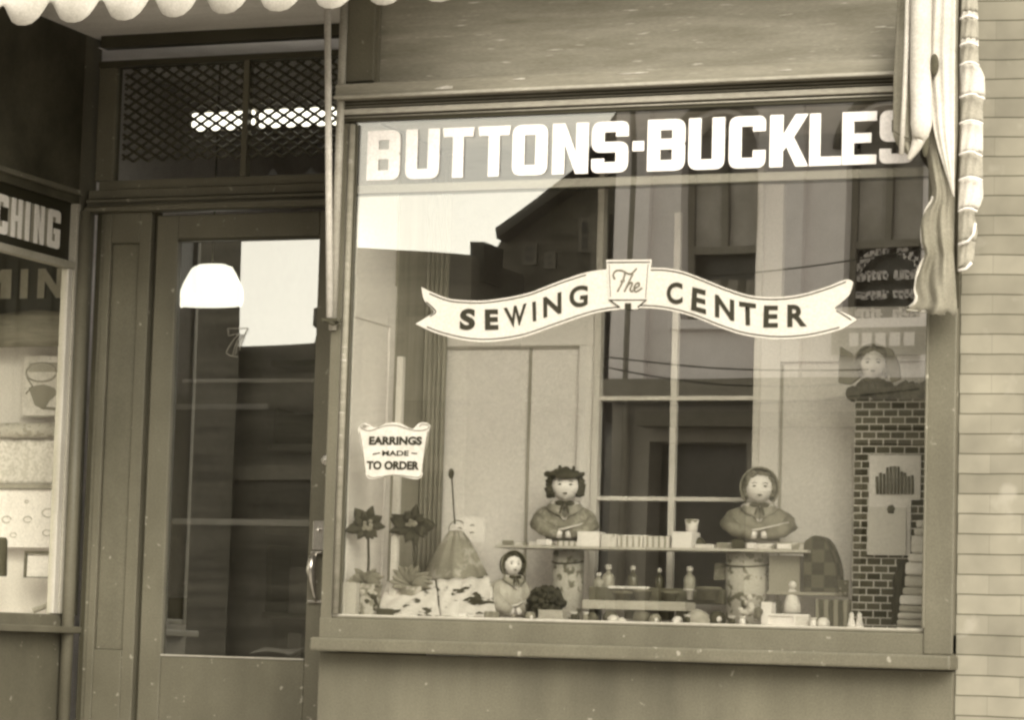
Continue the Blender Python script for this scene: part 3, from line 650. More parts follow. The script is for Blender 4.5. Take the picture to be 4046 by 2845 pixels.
# side window writing: black panel with ..CHING
hp = thing('lettered_panel', 'black panel in the left side window with pale block letters CHING', 'sign')
MB().box(XW - 0.022, XW - 0.016, -0.09, 0.83, 2.376, 2.62).build('panel', M_black, hp)
def side_pt(x, y):                   # photo point -> (Y, Z) on the plane X = XW
    r = ray(x, y); t = (XW + 0.0 - CAM.x) / r.x; p = CAM + r * t; return p.y, p.z
def zC(x, y): return (x / 2.69 / KK, (y / 2.69 + 700) / KK)
pale = paint('side_letter_paint', 0.60, var=0.08); shade = paint('letter_shade', 0.22)
prev = None
lz0, lz1 = 2.415, 2.572
for ch, a, b in (('C', -30, 112), ('H', 150, 262), ('I', 300, 345), ('N', 395, 500), ('G', 540, 672)):
    ya = side_pt(*zC(a, 450))[0]; yb = side_pt(*zC(b, 450))[0]; wd = yb - ya
    me = curve_mesh(shift(glyph(ch, wd, lz1 - lz0, wd * (1.0 if ch == 'I' else .36), .2), ya, lz0), 0.003)
    me.transform(Matrix.Translation((XW - 0.0125, 0, 0)) @ Matrix.Rotation(PI / 2, 4, 'Z')); mesh_obj('letter', me, pale, hp)
    me = curve_mesh(shift(glyph(ch, wd, lz1 - lz0, wd * (1.0 if ch == 'I' else .36), .2), ya - 0.022, lz0 + .0), 0.002)
    me.transform(Matrix.Translation((XW - 0.0148, 0, 0)) @ Matrix.Rotation(PI / 2, 4, 'Z')); mesh_obj('letter_shadow', me, shade, hp)

# left shop display seen through the side glass
YL = 1.25
lroom = MB()
xl0 = -5.0; xr0 = -1.76
lroom.add([(xl0, YL + .05, .9), (xr0, YL + .05, .9), (xr0, YL + .05, 2.12), (xl0, YL + .05, 2.12)], [(0, 1, 2, 3)])
lroom.add([(xl0, -.05, .925), (xr0, -.05, .925), (xr0, YL + .05, .925), (xl0, YL + .05, .925)], [(0, 1, 2, 3)])
lroom.build('left_display_backing', M_white, shop)
MB().box(xl0, xr0, YL + .06, YL + .1, 2.12, 3.3).build('left_display_upper', paint('left_dark', 0.03), shop)
MB().box(xl0, xr0, -0.05, YL + .1, 2.95, 3.0).build('left_display_ceiling', paint('left_ceiling', 0.4), shop)
ms = thing('inner_sign', 'dark board inside the left window with dull grey letters MIN', 'sign')
c0 = at(0, 590, 1.22); c1 = at(165, 715, 1.22)
MB().box(c0.x - 0.6, c1.x + 0.02, 1.22, 1.235, c1.z, c0.z + 0.12).build('board', M_black, ms)
mz1 = at(80, 602, 1.21).z; mz0 = at(80, 668, 1.21).z
for ch, a, b in (('M', -62, 25), ('I', 45, 62), ('N', 84, 142)):
    xa = at(a, 640, 1.212).x; xb = at(b, 640, 1.212).x; wd = xb - xa
    me = curve_mesh(shift(glyph(ch, wd, mz1 - mz0, wd if ch == 'I' else wd * .27), xa, mz0), 0.004); me.transform(Matrix.Translation((0, 1.214, 0)))
    mesh_obj('letter', me, paint('dull_letter', 0.26, var=0.2, scale=10), ms)
# folded cloth lying along the top of the backing
rows = []
for j in range(7):
    rows.append([(xl0 + 1.5 + (xr0 - xl0 - 1.5) * i / 30, 1.16 - 0.03 * math.sin(PI * j / 6), at(70, 778, 1.16).z + (j / 6) * 0.15 + 0.008 * math.sin(i * .8) * (j / 6)) for i in range(31)])
tag(MB().grid(rows).build('draped_cloth', paint('grey_drape', 0.20, var=0.4, scale=6, stretch=(.6, 1, 5)), solid=0.003), 'grey cloth draped under the MIN board in the left window', 'cloth')
def lbox(name, lab, cat, x0, x1, y0, y1, Yp, mat, thick=0.01, bev=0.002, group=None):
    p = at(x0, y1, Yp); q = at(x1, y0, Yp)
    o = MB().box(p.x, q.x, Yp, Yp + thick, p.z, q.z).build(name, mat, bevel=bev); return tag(o, lab, cat, group)
pc = thing('picture_card', 'pale printed card with an oval and a dark fan shaped drawing in the left window', 'card')
p = at(48, 935, YL); q = at(140, 797, YL)
MB().box(p.x, q.x, YL, YL + .008, p.z, q.z).build('card', paint('card_cream', 0.66, var=0.2, scale=14), pc)
mb = MB(); cxx, czz = at(98, 888, YL).x, at(98, 893, YL).z
fan = [(cxx - .075, czz + .045), (cxx - .04, czz + .055), (cxx, czz + .06), (cxx + .05, czz + .045), (cxx + .07, czz + .02), (cxx + .03, czz - .01), (cxx + .005, czz - .05), (cxx - .04, czz - .03)]
mb.prism(fan, YL - .003, YL - .0005); stroke([(cxx - .01, czz - .04), (cxx + .06, czz - .045), (cxx + .09, czz - .065)], .012, YL - .002, mb)
mb.build('drawing', twotone('hatched_drawing', 0.18, 0.4, 'bandx', 60, .6), pc)
mb = MB(); ox, oz = at(93, 830, YL).x, at(93, 835, YL).z
stroke([(ox + .075 * math.cos(t * .3), oz + .04 * math.sin(t * .3)) for t in range(21)], .008, YL - .002, mb); stroke([(ox - .07, oz - .02), (ox - .04, oz - .06), (ox - .07, oz - .09)], .007, YL - .002, mb)
mb.build('oval_outline', paint('light_grey_ink', 0.36), pc)
mb = MB().box(q.x - .16, q.x - .02, YL - .003, YL - .0006, q.z - .07, q.z - .03); mb.box(p.x + .01, q.x, YL - .003, YL - .0006, p.z + .0, p.z + .006); mb.build('print', paint('light_grey_ink', 0.36), pc)
def cyl_x(name, lab, cat, xa, xb, yc, Yp, r, mat, rz=0):
    a = at(xa, yc, Yp); b = at(xb, yc, Yp); o = MB().tube([(a.x, Yp, a.z), (b.x, Yp, b.z)], r, 18).build(name, mat); return tag(o, lab, cat)
cyl_x('fabric_roll', 'grey patterned fabric roll above the lace in the left window', 'fabric roll', -70, 132, 965, YL - .05, 0.032, twotone('roll_print', 0.52, 0.36, 'noise', 40, .55))
rows = []
p0 = at(-70, 985, YL - .02); p1 = at(134, 1086, YL - .02)
for j in range(12): rows.append([(p0.x + (p1.x - p0.x) * i / 30, YL - .03 + .006 * math.sin(i * .9 + j * .2), p0.z + (p1.z - p0.z) * j / 11) for i in range(31)])
tag(MB().grid(rows).build('lace_cloth', twotone('lace_print', 0.74, 0.60, 'noise', 75, .52), solid=.002), 'pale lace cloth hanging flat below the grey roll in the left window', 'cloth')
lbox('shelf_strip', 'thin grey strip between lace cloth and white sheet in the left window', 'strip', -70, 132, 1086, 1094, YL - .06, paint('light_grey_ink', 0.36), .04)
sh = thing('white_sheet', 'large white sheet with faint small drawings in the left window', 'sheet')
p = at(-70, 1225, YL - .04); q = at(128, 1098, YL - .04); MB().box(p.x, q.x, YL - .04, YL - .03, p.z, q.z).build('sheet', M_paper, sh)
for (dx, dy, rr) in ((15, 1165, 10), (62, 1165, 9), (108, 1150, 13), (60, 1125, 4), (105, 1195, 9), (30, 1200, 7)):
    mb = MB(); c = at(dx, dy, YL - .04); stroke([(c.x + rr * .0022 * math.cos(t * .5), c.z + rr * .0014 * math.sin(t * .5)) for t in range(12)], .004, YL - .042, mb); mb.build('drawing', paint('faint_ink', 0.50), sh)
fr = thing('framed_picture', 'small square frame with grey edges standing low in the left window', 'picture frame')
p = at(52, 1295, 1.12); q = at(123, 1236, 1.12)
MB().box(p.x, q.x, 1.135, 1.14, p.z, q.z).build('picture', M_paper, fr)
mb = MB().box(p.x, q.x, 1.12, 1.134, q.z - .012, q.z); mb.box(p.x, q.x, 1.12, 1.134, p.z, p.z + .004); mb.box(p.x, p.x + .008, 1.12, 1.134, p.z + .004, q.z - .012); mb.box(q.x - .01, q.x, 1.12, 1.134, p.z + .004, q.z - .012)
mb.build('frame', paint('grey_ink', 0.14), fr)
a = at(3, 1205, 1.05); b = at(3, 1292, 1.05)
tag(MB().lathe([(.03, 0), (.032, .01), (.028, a.z - b.z - .01), (.02, a.z - b.z)], (b.x - .01, 1.05, b.z), 20).build('dark_vase', M_felt), 'dark cylinder cut off at the left edge inside the left window', 'vase')
a = at(60, 1375, .9); b = at(118, 1345, .9)
tag(MB().tube([(a.x, .95, a.z + .01), (b.x, 1.0, b.z + .01)], .012, 10).build('knitting_rod', paint('light_grey_ink', 0.36)), 'grey rod lying aslant on the white floor of the left window', 'rod')

# ================================================================== GLOWING SHAPES ADDED BEHIND THE DOOR
M_dome_glow = emis('dome_glow', 0.85, 1.3); M_strip_glow = emis('strip_glow', 0.85, 1.6)
ls = thing('glow_dome', 'added glowing white dome with a beaded rim behind the door glass', 'glowing shape')  # added glowing dome and cord, standing in for a plain white patch
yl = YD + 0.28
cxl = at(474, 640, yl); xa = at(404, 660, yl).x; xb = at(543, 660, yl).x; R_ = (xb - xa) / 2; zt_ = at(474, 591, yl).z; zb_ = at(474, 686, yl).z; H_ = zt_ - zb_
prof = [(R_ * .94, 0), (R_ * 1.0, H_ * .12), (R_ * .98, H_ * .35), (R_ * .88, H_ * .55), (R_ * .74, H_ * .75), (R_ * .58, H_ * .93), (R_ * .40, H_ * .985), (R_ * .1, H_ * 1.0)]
MB().lathe(prof, ((xa + xb) / 2, yl, zb_), 40, 1, .45).build('glow_dome_shell', M_dome_glow, ls)
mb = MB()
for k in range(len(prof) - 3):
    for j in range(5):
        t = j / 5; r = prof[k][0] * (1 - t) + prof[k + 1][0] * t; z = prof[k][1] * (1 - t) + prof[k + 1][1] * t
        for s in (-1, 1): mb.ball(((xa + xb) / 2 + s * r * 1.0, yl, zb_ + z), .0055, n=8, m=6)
mb.build('bead_trim', M_dome_glow, ls)
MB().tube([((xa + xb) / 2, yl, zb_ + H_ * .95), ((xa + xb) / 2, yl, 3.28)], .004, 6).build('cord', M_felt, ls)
for (x0, x1, y0, y1, lab) in ((430, 549, 251, 291, 'long added glowing strip left of the mullion behind the transom mesh'), (553, 568, 246, 286, 'short added glowing strip between mullion and gap behind the transom mesh'), (581, 775, 241, 283, 'longest added glowing strip right of the mullion behind the transom mesh')):
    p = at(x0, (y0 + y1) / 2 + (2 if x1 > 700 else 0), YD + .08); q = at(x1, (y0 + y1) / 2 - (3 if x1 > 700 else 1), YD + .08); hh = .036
    g = thing('glow_strip', lab, 'glowing shape', group='added glowing strips behind the transom mesh')  # added glow in place of a sliver of reflected sky
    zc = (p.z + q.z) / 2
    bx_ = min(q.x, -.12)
    MB().box(p.x, bx_, YD + .075, YD + .10, zc - hh, zc + hh).build('glow_strip_face', M_strip_glow, g, bevel=.008)
    MB().box(p.x, bx_, YD + .101, YD + .12, zc - hh, zc + hh + .01).build('glow_strip_back', M_steel, g)
# rails and goods dimly visible through the door glass
def inner(name, lab, cat, x0, x1, y0, y1, Yp, mat, th=.02):
    p = at(x0, y1, Yp); q = at(x1, y0, Yp); return tag(MB().box(p.x, q.x, Yp, Yp + th, p.z, q.z).build(name, mat, bevel=.003), lab, cat)
inner('door_rail', 'pale upper rail crossing behind the door glass', 'rail', 408, 712, 848, 858, YD + .3, paint('rail_paint', 0.9))
inner('door_rail', 'pale lower rail crossing behind the door glass', 'rail', 385, 702, 1166, 1176, YD + .3, paint('rail_paint', 0.9))
inner('counter', 'dark counter with pale top seen low through the door glass', 'counter', 372, 600, 905, 918, YD + .9, paint('rail_paint', 0.9))
su = thing('stock_shelves', 'dim shelves of cartons far inside the shop behind the door glass', 'shelves')
sa_ = at(395, 900, 2.9).x; sb_ = at(700, 900, 2.9).x; rs = random.Random(21)
mb = MB()
for z in (.55, .95, 1.35, 1.75, 2.15): mb.box(sa_ - .3, sb_ + .3, 2.9, 3.2, z, z + .03)
for xx in (sa_ - .3, (sa_ + sb_) / 2, sb_ + .28): mb.box(xx, xx + .025, 2.895, 2.9, .0, 2.4)
mb.build('shelf_frame', paint('shelf_wood', .30, var=.3), su)
for z in (.58, .98, 1.38, 1.78):
    xx = sa_ - .27
    while xx < sb_ + .2:
        w_ = rs.uniform(.06, .2); h_ = rs.uniform(.12, .32)
        if rs.random() < .8: MB().box(xx, xx + w_ - .01, 2.93 + rs.uniform(0, .03), 3.15, z + .001, z + h_).build('carton', paint('stock_%d' % (int(abs(xx) * 37) % 4), [.5, .15, .32, .08][int(abs(xx) * 37) % 4]), su)
        xx += w_
sp_ = thing('paper_sheet', 'curled pale paper lying on the bottom edge behind the door glass', 'paper')
p = at(572, 1468, YD + .1); q = at(664, 1462, YD + .1)
rows = [[(p.x + (q.x - p.x) * i / 12, YD + .04 + .05 * j, p.z + .004 + .012 * math.sin(PI * i / 12) * (1 - j * .5) + .01 * j) for i in range(13)] for j in range(4)]
MB().grid(rows).build('sheet', M_paper, sp_, solid=.001)
inner('dark_stand', 'small dark stand with a pale lid at the lower left behind the door glass', 'stand', 374, 408, 1340, 1400, YD + .12, M_felt, .05)

# ================================================================== AWNING, RODS AND FURLED CANVAS
aw = thing('awning', 'white canvas awning with scalloped valance over the recessed door', 'awning')
YV = -0.8
zv0 = 2.985
x0v, x1v = -1.75, 0.62; pitch = 0.1985
cont = []
pts = []
ph = at(16 / KK * 1.0, 50, YV).x    # a notch of the valance
xg0 = at(12 / 2.306 / KK, 45, YV).x
nsc = 18
start = xg0 - 9 * pitch
prof_s = [(0.0, 0.078), (0.06, 0.070), (0.13, 0.045), (0.22, 0.016), (0.34, 0.003), (0.5, 0.0), (0.64, 0.006), (0.78, 0.026), (0.88, 0.052), (0.95, 0.072)]
rowsb = []
for i in range(nsc):
    for t, z in prof_s: rowsb.append((start + (i + t) * pitch, z))
rows = [[], [], [], []]
for (x, z) in rowsb:
    bow = .012 * math.sin(x * 9)
    rows[0].append((x, YV + bow * .5, zv0 + z)); rows[1].append((x, YV + bow, zv0 + .09)); rows[2].append((x, YV + bow * .3, zv0 + .17)); rows[3].append((x, YV + 0, zv0 + .24))
vobj = MB().grid(rows).build('valance', M_canvas, aw, solid=.003)
xs_ = [r[0] for r in rowsb]
rows = [[(x, YV, zv0 + .24) for x in xs_[::3]], [(x, YV * .5, zv0 + .45 - .02) for x in xs_[::3]], [(x, -.02, zv0 + .68) for x in xs_[::3]]]
MB().grid(rows).build('canopy', M_canvas, aw, solid=.003)
MB().tube([(xs_[0], YV + .01, zv0 + .235), (xs_[-1], YV + .01, zv0 + .235)], .012, 8).build('front_bar', M_steel, aw)
# support rod that drops in front of the corner post
rd = thing('awning_rod', 'pale slim metal awning rod hanging down in front of the corner post', 'rod')
a = at(734, -10, -.12); b = at(739, 712, -.05)
MB().tube([tuple(a), tuple(b)], .0125, 12).build('rod', paint('pale_metal', 0.5, rough=.4, var=.2, scale=12), rd)
b2 = at(752, 722, -.02)
mb = MB(); mb.tube([tuple(b), (b.x - .01, b.y, b.z - .012), (b.x + .015, b.y + .0, b.z - .02), tuple(b2)], .010, 10); mb.box(b.x - .028, b.x + .036, b.y - .01, b.y + .03, b.z - .014, b.z - .003)
mb.build('hook', M_dark, rd)

# furled awning hanging at the right end
fa = thing('furled_awning', 'bundle of pale canvas hanging gathered down the right end of the shop front', 'awning')
YF = -0.16
def edge(L, y):
    for i in range(len(L) - 1):
        if L[i][1] <= y <= L[i + 1][1]:
            t = (y - L[i][1]) / (L[i + 1][1] - L[i][1]); return L[i][0] * (1 - t) + L[i + 1][0] * t
    return L[0][0] if y < L[0][1] else L[-1][0]
# main drape
Lft = [(2062, -60), (2066, 60), (2072, 190), (2074, 300), (2078, 360), (2089, 425), (2086, 450), (2072, 470), (2062, 500), (2064, 545), (2074, 565), (2062, 590), (2050, 620), (2046, 650), (2052, 668), (2046, 680), (2026, 694)]
Rgt = [(2148, -60), (2147, 300), (2142, 400), (2138, 560), (2142, 640), (2146, 694)]
rows = []
NR, NC = 60, 34
for i in range(NR + 1):
    y = -60 + 754 * i / NR; xa_ = edge(Lft, y); xb_ = edge(Rgt, y); row = []
    for k in range(NC + 1):
        u = k / NC; x = xa_ + (xb_ - xa_) * u; yy = y + (14 * u if i > NR - 4 else 0) * (i - NR + 4) / 4
        dep = -.030 * math.sin(PI * min(1, u * 1.02)) ** .6 + .014 * math.sin(u * 11 + y * .006) * (1 - u * .3) + .010 * math.sin(u * 5 + y * .021) + .005 * math.sin(u * 23 - y * .03) * (.4 + .6 * (y > 300)); yy += (4 * math.sin(u * 13) + 3 * math.sin(u * 29)) * (i == NR)
        row.append(tuple(at(x, yy, YF + .03 + dep)))
    rows.append(row)
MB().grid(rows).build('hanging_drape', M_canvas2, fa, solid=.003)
# pale hem along the wavy free edge
mb = MB(); pts_ = [tuple(at(edge(Lft, y) + 3, y, YF + .015)) for y in range(440, 690, 8)]
mb.tube(pts_, [.0040 + .002 * math.sin(i * .7) for i in range(len(pts_))], 8); mb.build('hem', M_canvas, fa)
mb = MB(); pts_ = [tuple(at(2030 + (2118 - 2030) * i / 12, 694 + 10 * i / 12, YF + .012)) for i in range(13)]; mb.tube(pts_, .003, 6); mb.build('lower_hem', paint('light_grey_ink', 0.36), fa)
# flat outer fold with stripe
Lf = [(2014, -60), (2008, 60), (2002, 180), (2001, 300), (2006, 318), (2022, 338), (2040, 352)]
Rf = [(2052, -60), (2052, 60), (2054, 250), (2052, 318), (2048, 338), (2044, 352)]
rows = []
for i in range(41):
    y = -60 + 412 * i / 40; xa_ = edge(Lf, y); xb_ = edge(Rf, y)
    rows.append([tuple(at(xa_ + (xb_ - xa_) * k / 14, y, YF - .03 + .012 * math.cos(k / 14 * PI * 2))) for k in range(15)])
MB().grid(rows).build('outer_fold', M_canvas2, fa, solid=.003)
mb = MB(); mb.tube([tuple(at(x, y, YF - .047)) for x, y in ((2036, -60), (2032, 100), (2027, 220), (2020, 345))], .009, 8); mb.build('fold_stripe', M_canvas, fa)
mb = MB(); mb.tube([tuple(at(x, y, YF - .05)) for x, y in ((2003, 293), (2020, 304), (2048, 314))], .0022, 6); mb.build('seam', M_felt, fa)
# bright rolled fold that turns under
mb = MB(); path = [(2064, -60), (2064, 60), (2063, 160), (2065, 240), (2064, 290), (2058, 318), (2044, 345), (2036, 356)]
mb.tube([tuple(at(x, y, YF - .05 + (.01 if y > 300 else 0))) for x, y in smooth(path, 4)], [(.036 if p[1] < 280 else .036 - (p[1] - 280) * .00036) for p in smooth(path, 4)], 16); mb.build('rolled_fold', M_canvas, fa)
# wide pale fold behind it, upper part
rows = []
for i in range(31):
    y = -60 + 500 * i / 30; xa_ = 2072 + 2 * math.sin(i * .5) + 62 * max(0, (y - 120) / 320) ** 1.6; xb_ = 2143 - 4 * (i / 30)
    rows.append([tuple(at(xa_ + (xb_ - xa_) * k / 16, y, YF - .018 - (.030 * math.sin(PI * k / 16) + .008 * math.sin(k * 1.3 + i * .1)) * (1 - .85 * i / 30))) for k in range(17)])
MB().grid(rows).build('upper_fold', M_canvas, fa, solid=.003)
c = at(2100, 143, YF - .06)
mb = MB(); mb.ball((at(2094, 142, YF - .05).x, YF - .050, c.z), .016, .012, .038); mb.build('fold_shade_blob', M_felt, fa)  # dark blob painted in for the shade inside a fold
mb = MB(); mb.ball((at(2079, 330, YF).x, YF - .035, at(2079, 320, YF).z), .014, .012, .055); mb.build('fold_shade_blob', M_felt, fa)  # second dark blob for fold shade, lower down
MB().tube([tuple(at(2149, -20, YF + .06)), tuple(at(2143, 690, YF + .06))], .010, 10).build('frame_rod', M_felt, fa)
# striped valance strip beyond the frame
Lv = [(2152, -60), (2150, 300), (2146, 600)]
Rv = [(2190, -60), (2192, 60), (2193, 140), (2206, 170), (2208, 212), (2203, 240), (2203, 300), (2202, 340), (2202, 400), (2204, 440), (2196, 465), (2182, 478), (2192, 520), (2186, 545), (2182, 590), (2150, 606)]
bands = [(-60, 28, 1), (28, 42, 0), (42, 88, 1), (88, 104, 0), (104, 145, 1), (145, 214, 0), (214, 273, 1), (273, 343, 0), (343, 400, 1), (400, 468, 0), (468, 542, 1), (542, 604, 1)]
for n_, (ya, yb_, kd) in enumerate(bands):
    rows = []
    for i in range(9):
        y = ya + (yb_ - ya) * i / 8; xa_ = edge(Lv, y); xb_ = edge(Rv, y)
        rows.append([tuple(at(xa_ + (xb_ - xa_) * k / 10, y - 5 * math.sin(PI * k / 10) + (6 if k == 0 else 0), YF + .02 - .016 * math.sin(PI * min(1, k / 9)) ** .7 + .004 * math.sin(k * 1.9 + i * .4 + n_))) for k in range(11)])
    MB().grid(rows).build('valance_stripe', paint('valance_drab', 0.30, rough=.85, var=.1) if kd else M_canvas, fa, solid=.002)
mb = MB()
for y in (38, 98, 142, 214, 273, 343, 400, 470):
    xa_ = edge(Lv, y); xb_ = edge(Rv, y)
    mb = MB(); mb.tube([tuple(at(xa_ + (xb_ - xa_) * k / 8, y + 4 - 8 * math.sin(PI * k / 8) + (3 if y in (214, 343) and k > 5 else 0), YF - .012 - .006 * math.sin(PI * k / 8))) for k in range(9)], .0036, 6); mb.build('white_binding', M_white, fa)
mb = MB(); mb.tube([tuple(at(x, y, YF - .01)) for x, y in ((2148, 548), (2170, 540), (2182, 525), (2186, 500))], .005, 6); mb.build('white_binding', M_white, fa); mb = MB()
mb.tube([tuple(at(x, y, YF - .01)) for x, y in ((2148, 606), (2165, 602), (2178, 588))], .005, 6)
mb.build('white_binding', M_white, fa)

# ================================================================== BRICK WALL OF THE NEXT BUILDING
bwall = MB().box(0, 9.0, 0.0, 5.0, -0.1, 8.5).build('brick_wall', brick_mat('painted_brick', 0.225, 0.205, 0.10, 90.0, 0.0672, 0.0020, 0.0, rough=.85, bump=.9))
bwall.location = (2.214, 0.03, 0.0); bwall.rotation_euler = (0, 0, math.radians(7.5))
tag(bwall, 'pale painted brick wall with thin dark courses right of the shop window', 'brick wall')

# ================================================================== GOODS IN THE MAIN WINDOW
FZ = 0.937
mm = lambda px, Y: (at(1000 + px, 1300, Y) - at(1000, 1300, Y)).x
# --- dolls
def doll(name, label, cx, cy_top, cy_chin, Y, sw_px, body_to, hat=0, rz=0.33, tilt=0.0, dressmat=None, body=True):
    top = at(cx, cy_top, Y); chin = at(cx, cy_chin, Y); H = top.z - chin.z; r = H * .50
    cz = chin.z + H * .50
    d = thing(name, label, 'doll', (top.x, Y, 0), rz, 'cloth dolls in the window')
    mb = MB(); n, m = 28, 20; vs = []; fs = []
    for i in range(m + 1):
        ph = PI * i / m
        for k in range(n):
            t = 2 * PI * k / n; x = math.sin(ph) * math.cos(t); y = math.sin(ph) * math.sin(t); z = math.cos(ph)
            rx, ry, rz_ = r * .98, r * .92, r * 1.04
            wv = 1 - .16 * max(0, -z) ** 1.5
            fx, fy, fz = x * rx * wv, y * ry, z * rz_
            if y < 0:
                nb = math.exp(-((x / .16) ** 2 + ((z + .12) / .16) ** 2)); fy -= nb * r * .14
                ck = math.exp(-(((abs(x) - .48) / .25) ** 2 + ((z + .25) / .25) ** 2)); fy -= ck * r * .06
                es = math.exp(-(((abs(x) - .34) / .16) ** 2 + ((z - .12) / .12) ** 2)); fy += es * r * .06
                ch = math.exp(-((x / .25) ** 2 + ((z + .78) / .16) ** 2)); fy -= ch * r * .08
            vs.append((fx, fy, cz + fz))
    for i in range(m):
        for k in range(n): fs.append((i * n + k, (i + 1) * n + k, (i + 1) * n + (k + 1) % n, i * n + (k + 1) % n))
    mb.add(vs, fs, True); mb.build('head', M_skin, d)
    for s in (-1, 1):
        e = MB(); e.ball((s * r * .34, -r * .80, cz + r * .10), r * .15, r * .08, r * .085, 12, 8)
        e.build('eye', M_hair, d)
        bb = MB(); bb.tube([(s * r * .18, -r * .86, cz + r * .30), (s * r * .36, -r * .84, cz + r * .36), (s * r * .52, -r * .74, cz + r * .30)], r * .028, 6); bb.build('eyebrow', M_hair, d)
    l = MB(); l.ball((0, -r * .93, cz - r * .50), r * .17, r * .06, r * .065, 12, 8); l.build('mouth', paint('lip_paint', 0.12), d)
    # hair curls round the face
    hb = MB()
    for a in range(-118, 119, 11):
        if hat == 0 and abs(a) < 18: continue
        an = math.radians(a); [hb.ball((math.sin(an) * r * q_, -r * .25 + random.uniform(-.2, .2) * r, cz + math.cos(an) * r * 1.06 * q_ - r * .06 + random.uniform(-.06, .06) * r), r * random.uniform(.13, .24), r * .2, r * random.uniform(.12, .22), 8, 6, jit=.3) for q_ in ((1.0, 1.12, 1.22) if hat == 0 else (.96, 1.05))]
        hb.ball((math.sin(an) * r * .92, r * .2, cz + math.cos(an) * r * 1.0), r * .28, r * .34, r * .28, 9, 7, jit=.14)
    hb.build('hair', M_hair if hat != 1 else paint('mid_hair', 0.20, var=.5, scale=40, bump=.5), d)
    # bonnet
    hm = MB()
    if hat == 0:     # small peaked felt hat with upturned brim
        hm.lathe([(r * 1.02, r * .70), (r * .98, r * .78), (r * .75, r * .92), (r * .45, r * 1.12), (r * .22, r * 1.30), (r * .05, r * 1.38)], (0, .0, cz), 24)
        hm.tube([(math.cos(t * .3) * r * 1.18, math.sin(t * .3) * r * 1.06, cz + r * .74 + r * .16 * math.cos(t * .6)) for t in range(22)], r * .14, 8); hm.ball((-r * 1.2, -.3 * r, cz + r * .8), r * .28, r * .2, r * .2, 10, 8, jit=.15)
        hm.build('hat', M_felt, d)
    else:            # deep bonnet framing the face
        rows = []
        for j in range(9):
            v = j / 8; rr = r * (1.30 - .20 * v); yb2 = -r * .55 + r * 1.5 * v
            if v > .7: rr *= (1 - (v - .7) * 2.2)
            rows.append([(math.sin(math.radians(a)) * rr, yb2, cz + r * .02 + math.cos(math.radians(a)) * rr * 1.06) for a in range(-135, 136, 9)])
        hm.grid(rows).build('bonnet', paint('bonnet_cloth', 0.17, var=.3, scale=20) if hat == 1 else M_felt, d, solid=.004)
        eb = MB(); eb.tube([(math.sin(math.radians(a)) * r * 1.32, -r * .56, cz + r * .02 + math.cos(math.radians(a)) * r * 1.40) for a in range(-135, 136, 9)], r * .05, 6); eb.build('bonnet_piping', M_dress, d)
    # bow and collar
    bw_ = MB()
    for s in (-1, 1):
        bw_.ball((s * r * .34, -r * 1.0, cz - r * 1.16), r * .34, r * .14, r * .17, 12, 8, jit=.1); bw_.tube([(s * r * .1, -r * 1.02, cz - r * 1.2), (s * r * .22, -r * 1.25, cz - r * 1.6), (s * r * .30, -r * 1.2, cz - r * 1.9)], [r * .07, r * .1, r * .06], 6)
    bw_.ball((0, -r * 1.06, cz - r * 1.16), r * .12, r * .12, r * .12, 10, 8); bw_.build('bow', M_felt, d)
    if body:
        swm = mm(sw_px, Y) / 2 * .86; zsh = chin.z - H * .10; zbt = at(cx, body_to, Y).z
        tb = MB()
        hb2 = zsh - zbt
        prof = [(.20, .10), (.24, .02), (.40, -.02), (.62, -.08), (.80, -.18), (.92, -.32), (1.0, -.48), (1.02, -.60), (.94, -.70), (.72, -.76), (.58, -.84), (.54, -1.0)]
        n, m = 44, len(prof); rows = []
        for (pr, pz) in prof:
            rows.append([(math.cos(2 * PI * k / n) * swm * pr * (1 + .05 * math.sin(k * 2.1 + pz * 4) * (pr > .5)) + .004 * math.sin(pz * 19 + hat), r * .1 + math.sin(2 * PI * k / n) * swm * pr * (.50 if pr > .5 else .7) * (1 + .10 * math.sin(k * 1.7 + pz * 3)), zsh + pz * hb2) for k in range(n + 1)])
        tb.grid(rows); tb.build('bodice', dressmat or M_dress, d)
        for s in (-1, 1):
            ar = MB(); ar.tube([(s * swm * .84, -r * .35, zsh - hb2 * .50), (s * swm * .62, -r * .95, zsh - hb2 * .72), (s * swm * .18, -r * 1.15, zsh - hb2 * .84)], [.030, .026, .018], 12); ar.build('arm', dressmat or M_dress, d)
            sh_ = MB(); sh_.tube([(s * swm * .22, -r * 1.15, zsh - hb2 * .84), (s * swm * .06, -r * 1.2, zsh - hb2 * .86)], [.016, .012], 8); sh_.build('mitten', M_skin, d)
        for s in (-1, 1):              # broad flared collar points
            lp = MB(); zc_ = zsh + H * .03; yf = -r * .95
            rows = [[(s * r * .08, yf * .9, zc_), (s * r * .55, yf * .85, zc_ + .006), (s * r * .98, yf * .35, zc_ + .008)], [(s * r * .10, yf * 1.25, zc_ - H * .22), (s * r * .62, yf * 1.2, zc_ - H * .20), (s * r * 1.25, yf * .75, zc_ - H * .14)], [(s * r * .12, yf * 1.35, zc_ - H * .50), (s * r * .45, yf * 1.33, zc_ - H * .40), (s * r * .95, yf * 1.1, zc_ - H * .30)]]
            lp.grid(rows).build('collar_flap', paint('collar_cloth', .46 if hat else .34, var=.2, scale=30), d, solid=.004)
        rf = MB()
        for k in range(26):
            a_ = PI + PI * k / 25; rf.ball((math.cos(a_) * r * (1.05 + .1 * (k % 2)), -r * .1 + math.sin(a_) * r * .85, zsh + H * .02 - .006 * (k % 2)), r * .13, r * .12, r * .07, 7, 5, jit=.15)
        rf.build('ruffle', M_backing, d)
        cb = MB()
